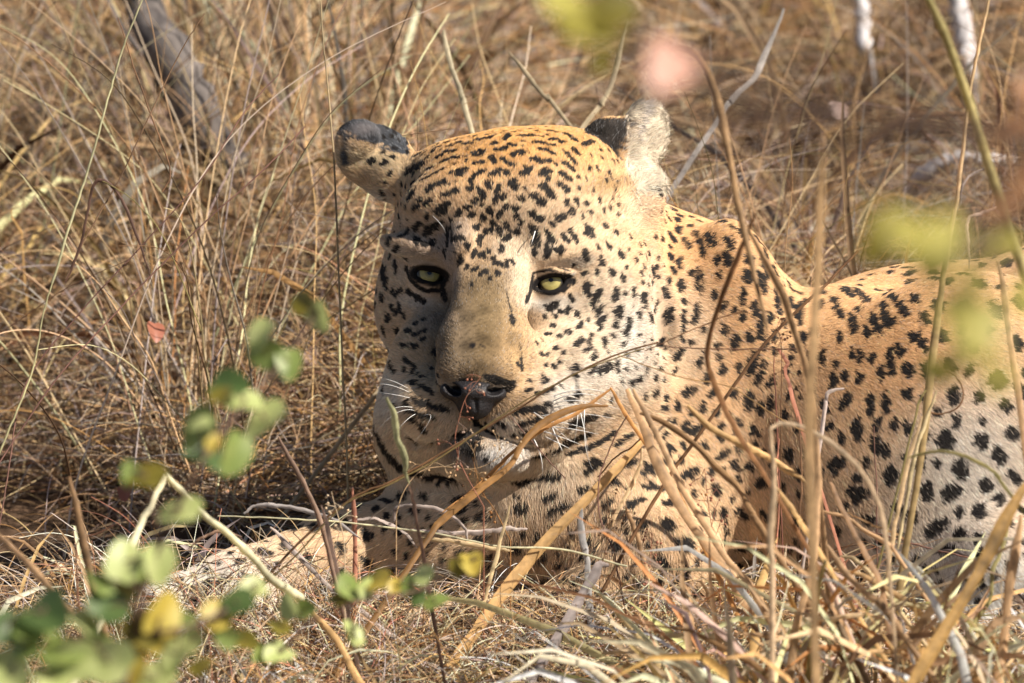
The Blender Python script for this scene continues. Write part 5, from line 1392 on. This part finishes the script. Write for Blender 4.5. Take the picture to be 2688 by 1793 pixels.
def shrub(name, label, cat, base, trunk, leaves, stems, w, seedv, rad=0.0022):
    """leaves: (px, py, radius px, colour, extra depth). Every leaf hangs on a petiole from the nearest stem point."""
    o = empty(name, base, label, cat)
    allp = []
    for st in stems:
        P = np.array([wpt(a, b, c) for a, b, c in st]) if st is not trunk else None
        P = smooth_line(P, 8 * len(st)); allp.append(P)
        v, q = tube(P, np.linspace(rad * .45, rad, len(P)), 6)
        link_mesh('stem', v, q, M_TWIG, parent=o)
    tr = smooth_line(np.array(trunk), 30); allp.append(tr)
    v, q = tube(tr, np.linspace(rad, rad * 2.2, 30), 7); link_mesh('stem', v, q, M_TWIG, parent=o)
    A = np.vstack(allp)
    r = np.random.default_rng(seedv)
    for i, (px, py, rp, c, dw) in enumerate(leaves):
        p = wpt(px, py, w + dw)
        me = leaf_mesh(1.4 * rp * PX * (DIST + w + dw) / DIST, seedv * 100 + i)
        me.materials.append(LM[c])
        lf = bpy.data.objects.new('leaf', me); COL.objects.link(lf); lf.parent = o
        lf.location = Vector(p) - Vector(base)
        nz = Vector(-AX_A * 1.0 + AX_U * r.uniform(-.5, 1.6) + AX_R * r.uniform(-1.1, 1.1)).normalized()
        if c == 'pink': nz = Vector(-AX_A + AX_U * .7 + AX_R * .6).normalized()
        lf.rotation_euler = nz.to_track_quat('Z', 'Y').to_euler(); lf.rotation_euler.rotate_axis('Z', r.uniform(0, 6.28))
        j = np.argmin(((A - p) ** 2).sum(1))
        v, q = tube(smooth_line(np.array([p, (p + A[j]) / 2 + AX_U * .004, A[j]]), 6), np.full(6, rad * .35), 5)
        link_mesh('petiole', v, q, M_TWIG, parent=o)
    return o


def FL(s):
    out = []
    for e in s.split(';'):
        a = e.split()
        out.append((float(a[0]) * FZ, float(a[1]) * FZ, float(a[2]) * FZ, a[3], float(a[4]) if len(a) > 4 else 0.0))
    return out


W1 = -1.55
leaves1 = FL('''730 722 30 bright .3;694 694 27 olive .3;600 768 33 bright .2;612 812 34 green .2;662 832 30 green .2;640 855 22 dark .2;522 882 38 dark .1;508 906 26 olive .0;562 925 36 bright .1;
612 968 46 bright .1;460 985 44 green 0;462 975 22 bright -.05;486 1016 20 yellow 0;540 1040 40 green 0;470 1045 36 dark .05;505 1060 30 dark .1;334 1096 40 olive 0;300 1090 24 green 0;
414 1178 42 bright 0;282 1290 40 bright 0;364 1292 38 bright 0;326 1300 34 green .05;104 1404 58 dark -.1;74 1440 40 green -.1;250 1392 48 dark 0;300 1352 36 olive .05;372 1418 46 yellow 0;
340 1460 34 yellow .02;418 1424 30 green .05;500 1412 36 yellow .1;545 1388 36 dark .1;582 1350 28 bright .15;250 1522 54 bright -.1;170 1520 46 bright -.1;140 1500 42 green -.1;408 1502 38 bright 0;
324 1446 40 olive 0;22 1545 44 bright -.1;60 1480 40 green -.1;120 1560 44 bright -.1;190 1430 36 bright 0;230 1340 30 green 0;300 1530 40 yellow 0;360 1560 40 bright 0;440 1470 30 bright .05;10 1440 36 dark -.1;520 1460 26 green .1;462 1532 24 olive .1;210 1480 36 green 0''')
trunk1 = [wpt(300 * FZ, 1480 * FZ, W1), wpt(290 * FZ, 1600 * FZ, W1), wpt(330 * FZ, 1900 * FZ, W1 + .02), np.array(gpt(320 * FZ, 2600 * FZ, 0.0)) * 0 + np.append(wpt(340 * FZ, 1900 * FZ, W1)[:2], -0.01)]
shrub('leafy_shrub', 'out-of-focus green shrub with round leaves rising at the lower left', 'shrub', trunk1[-1], trunk1, leaves1,
      [[(720 * FZ, 730 * FZ, W1 + .3), (640 * FZ, 840 * FZ, W1 + .2), (560 * FZ, 930 * FZ, W1 + .1), (480 * FZ, 1030 * FZ, W1), (400 * FZ, 1180 * FZ, W1), (340 * FZ, 1320 * FZ, W1), (300 * FZ, 1480 * FZ, W1)],
       [(330 * FZ, 1100 * FZ, W1), (360 * FZ, 1200 * FZ, W1), (345 * FZ, 1310 * FZ, W1)],
       [(590 * FZ, 1350 * FZ, W1 + .15), (520 * FZ, 1400 * FZ, W1 + .1), (430 * FZ, 1440 * FZ, W1), (320 * FZ, 1460 * FZ, W1), (300 * FZ, 1480 * FZ, W1)],
       [(80 * FZ, 1400 * FZ, W1 - .1), (170 * FZ, 1460 * FZ, W1 - .1), (240 * FZ, 1520 * FZ, W1 - .05), (290 * FZ, 1600 * FZ, W1)]], W1, 3)
W2 = -1.05
leaves2 = FL('''640 1498 32 bright 0;664 1392 26 bright 0;700 1400 24 green 0;640 1440 24 olive 0;800 1350 30 green 0;782 1378 22 olive 0;866 1334 28 yellow 0;840 1350 22 bright 0;808 1448 22 bright .05;820 1470 18 bright .05;
972 1322 26 bright .1;938 1345 20 green .1;1000 1384 24 green .1;1082 1292 26 yellow .1;1050 1302 18 olive .1;905 1345 16 yellow .1;960 1368 20 dark .1;560 1472 28 olive 0;600 1500 22 green 0''')
trunk2 = [wpt(640 * FZ, 1500 * FZ, W2), wpt(600 * FZ, 1620 * FZ, W2), wpt(590 * FZ, 1800 * FZ, W2), np.append(wpt(590 * FZ, 1850 * FZ, W2)[:2], -0.01)]
shrub('leafy_sprig', 'low trailing green and yellow leaves below the chest, left of centre', 'shrub', trunk2[-1], trunk2, leaves2,
      [[(1100 * FZ, 1280 * FZ, W2 + .1), (980 * FZ, 1350 * FZ, W2 + .1), (850 * FZ, 1375 * FZ, W2), (740 * FZ, 1410 * FZ, W2), (640 * FZ, 1500 * FZ, W2)],
       [(800 * FZ, 1360 * FZ, W2), (806 * FZ, 1420 * FZ, W2 + .03), (815 * FZ, 1470 * FZ, W2 + .05)]], W2, 5, rad=.0014)
W3 = -3.1
leaves3 = FL('''1536 150 58 pink 0;1345 70 60 yg .2;1300 10 56 yg .2;1400 30 50 olive .2;1380 140 26 olive .6;2325 300 44 rust .3;2360 210 30 rust .3;2090 540 60 yg -.5;2030 500 40 olive -.5;2170 530 46 yg -.6;2250 740 50 yg -.5;2200 840 36 olive -.4;2290 860 36 yg -.4;2150 600 44 yg -.2;2200 700 56 yg -.3;2240 640 34 yg -.3;2230 790 40 yg -.2;
2010 555 40 olive .4;2320 470 40 rust .2;2340 400 30 rust .2;2300 560 44 yg .3;2390 700 60 yg .2;2420 380 60 rust 0;2150 850 30 yg .5''')
b3 = wpt(3300, 500, W3)
trunk3 = [wpt(2900, 420, W3), wpt(3050, 700, W3 + .02), wpt(3150, 1500, W3 + .03), np.append(wpt(3200, 1500, W3)[:2], -0.01)]
shrub('sapling', 'blurred twigs with pink, rust and yellow-green leaves hanging in from the right', 'sapling', trunk3[-1], trunk3, leaves3,
      [[(1500, 180, W3), (1640, 230, W3), (1800, 300, W3), (2000, 330, W3), (2250, 300, W3), (2560, 330, W3), (2900, 420, W3)],
       [(1480, 60, W3 + .6), (1700, 160, W3 + .5), (2000, 290, W3 + .3), (2300, 300, W3 + .15), (2900, 420, W3)],
       [(2330, 620, W3 + .4), (2480, 640, W3 + .3), (2640, 600, W3 + .1), (2900, 420, W3)],
       [(2500, 950, W3 + .5), (2520, 780, W3 + .4), (2600, 650, W3 + .2)],
       [(1620, 420, W3 + .5), (1780, 330, W3 + .4), (1950, 300, W3 + .3), (2250, 300, W3)],
       [(1700, 480, W3 + .6), (1900, 400, W3 + .5), (2100, 380, W3 + .3), (2560, 330, W3)],
       [(1850, 120, W3 + .6), (2000, 220, W3 + .5), (2250, 300, W3)],
       [(2050, 480, W3 + .6), (2150, 420, W3 + .5), (2300, 350, W3 + .3), (2560, 330, W3)],
       [(2650, 250, W3 + .3), (2760, 330, W3 + .1), (2900, 420, W3)]], W3, 9, rad=.0024)


# ================================================================ DEAD WOOD AND FALLEN LEAVES
M_LOG = solid_material('charred_wood', (0.035, 0.030, 0.030), 0.9, nscale=35, bump=1.0, second=(0.20, 0.17, 0.15))
M_STICK = solid_material('bleached_wood', (0.42, 0.39, 0.38), 0.75, nscale=60, bump=0.6, second=(0.66, 0.62, 0.60))
M_LEAFDRY = leaf_material('leaf_dry', (0.50, 0.18, 0.11), (0.42, 0.16, 0.09)); M_LEAFPALE = leaf_material('leaf_pale', (0.72, 0.55, 0.48), (0.66, 0.46, 0.38))


def wood(name, label, cat, P, R, mat, twigs=()):
    P = smooth_line(np.array(P), 26); r = np.interp(np.linspace(0, 1, 26), np.linspace(0, 1, len(R)), R)
    r = r * (1 + 0.10 * np.sin(np.arange(26) * 2.3))
    P = P + RNG.normal(size=P.shape) * r[:, None] * .12
    v, q = tube(P, r, 10)
    v = v + RNG.normal(size=v.shape) * 0.0009
    e = len(v); v = np.vstack([v, P[0] , P[-1]])
    q = [list(x) for x in q] + [[e, (i + 1) % 10, i] for i in range(10)] + [[e + 1, e - 10 + i, e - 10 + (i + 1) % 10] for i in range(10)]
    o = link_mesh(name, v, q, mat, origin=P[-1])
    for t in twigs:
        T = smooth_line(np.array(t), 10); tv, tq = tube(T, np.linspace(.0035, .0015, 10), 6)
        link_mesh('twig', tv, tq, mat, parent=o)
    return tag(o, label, cat)


lg = [gpt(330, -80, .30), gpt(420, 100, .26), gpt(480, 230, .22), gpt(560, 380, .17), gpt(640, 500, .11), gpt(720, 620, .02)]
wood('charred_log', 'charred dark branch leaning in the grass at the upper left', 'log', lg, (.014, .020, .022, .020, .016, .012), M_LOG, [[lg[2], lg[2] + np.array((-.05, 0, .05)), lg[2] + np.array((-.09, .01, .14))]])
wood('dead_branch', 'bleached grey branch hooked over behind the haunch', 'branch', [gpt(2660, 425, .12), gpt(2600, 418, .13), gpt(2500, 415, .13), gpt(2420, 465, .11), gpt(2370, 540, .07), gpt(2320, 610, .02)], (.0045, .005, .0055, .006, .005, .004), M_STICK)
wood('dead_branch', 'bleached grey stick upright in the top right corner', 'branch', [wpt(2500, -60, 1.3), wpt(2520, 30, 1.3), wpt(2535, 120, 1.3), wpt(2540, 190, 1.3), gpt(2550, 330, -.01)], (.007, .009, .009, .007, .006), M_STICK)
wood('dead_branch', 'pale upright stick at the top edge, right of the pink leaf', 'branch', [wpt(2255, -60, 1.4), wpt(2265, 60, 1.4), wpt(2275, 160, 1.4), gpt(2290, 260, -.01)], (.006, .007, .006, .004), M_STICK)
wood('dead_branch', 'dark fallen branch crossing behind the dark hollow at the top', 'branch', [gpt(1500, 40, .05), gpt(1380, 130, .05), gpt(1250, 200, .04), gpt(1120, 240, .02)], (.006, .009, .009, .006), M_LOG)


def fallen(px, py, z, r, mat, label):
    p = gpt(px, py, z)
    me = leaf_mesh(r, int(px)); me.materials.append(mat)
    o = bpy.data.objects.new('fallen_leaf', me); COL.objects.link(o); o.location = Vector(p)
    o.rotation_euler = Vector(-AX_A + AX_U * .8 + AX_R * RNG.uniform(-.6, .6)).to_track_quat('Z', 'Y').to_euler(); o.rotation_euler.rotate_axis('Z', RNG.uniform(0, 6))
    return tag(o, label, 'leaf')


fallen(408, 868, .16, .0105, M_LEAFDRY, 'small brick-red dry leaf in the straw at the left')
fallen(815, 935, .10, .011, M_LEAFPALE, 'pale pink dry leaf beside the green leaves left of the muzzle')
fallen(412, 320, .16, .017, M_LEAFPALE, 'large pale dry leaf by the charred branch')
fallen(330, 1290, .05, .009, M_LEAFDRY, 'dull red dry leaf low at the left')
fallen(2200, 290, .14, .010, M_LEAFPALE, 'small white dry leaf in the grass at the top right')
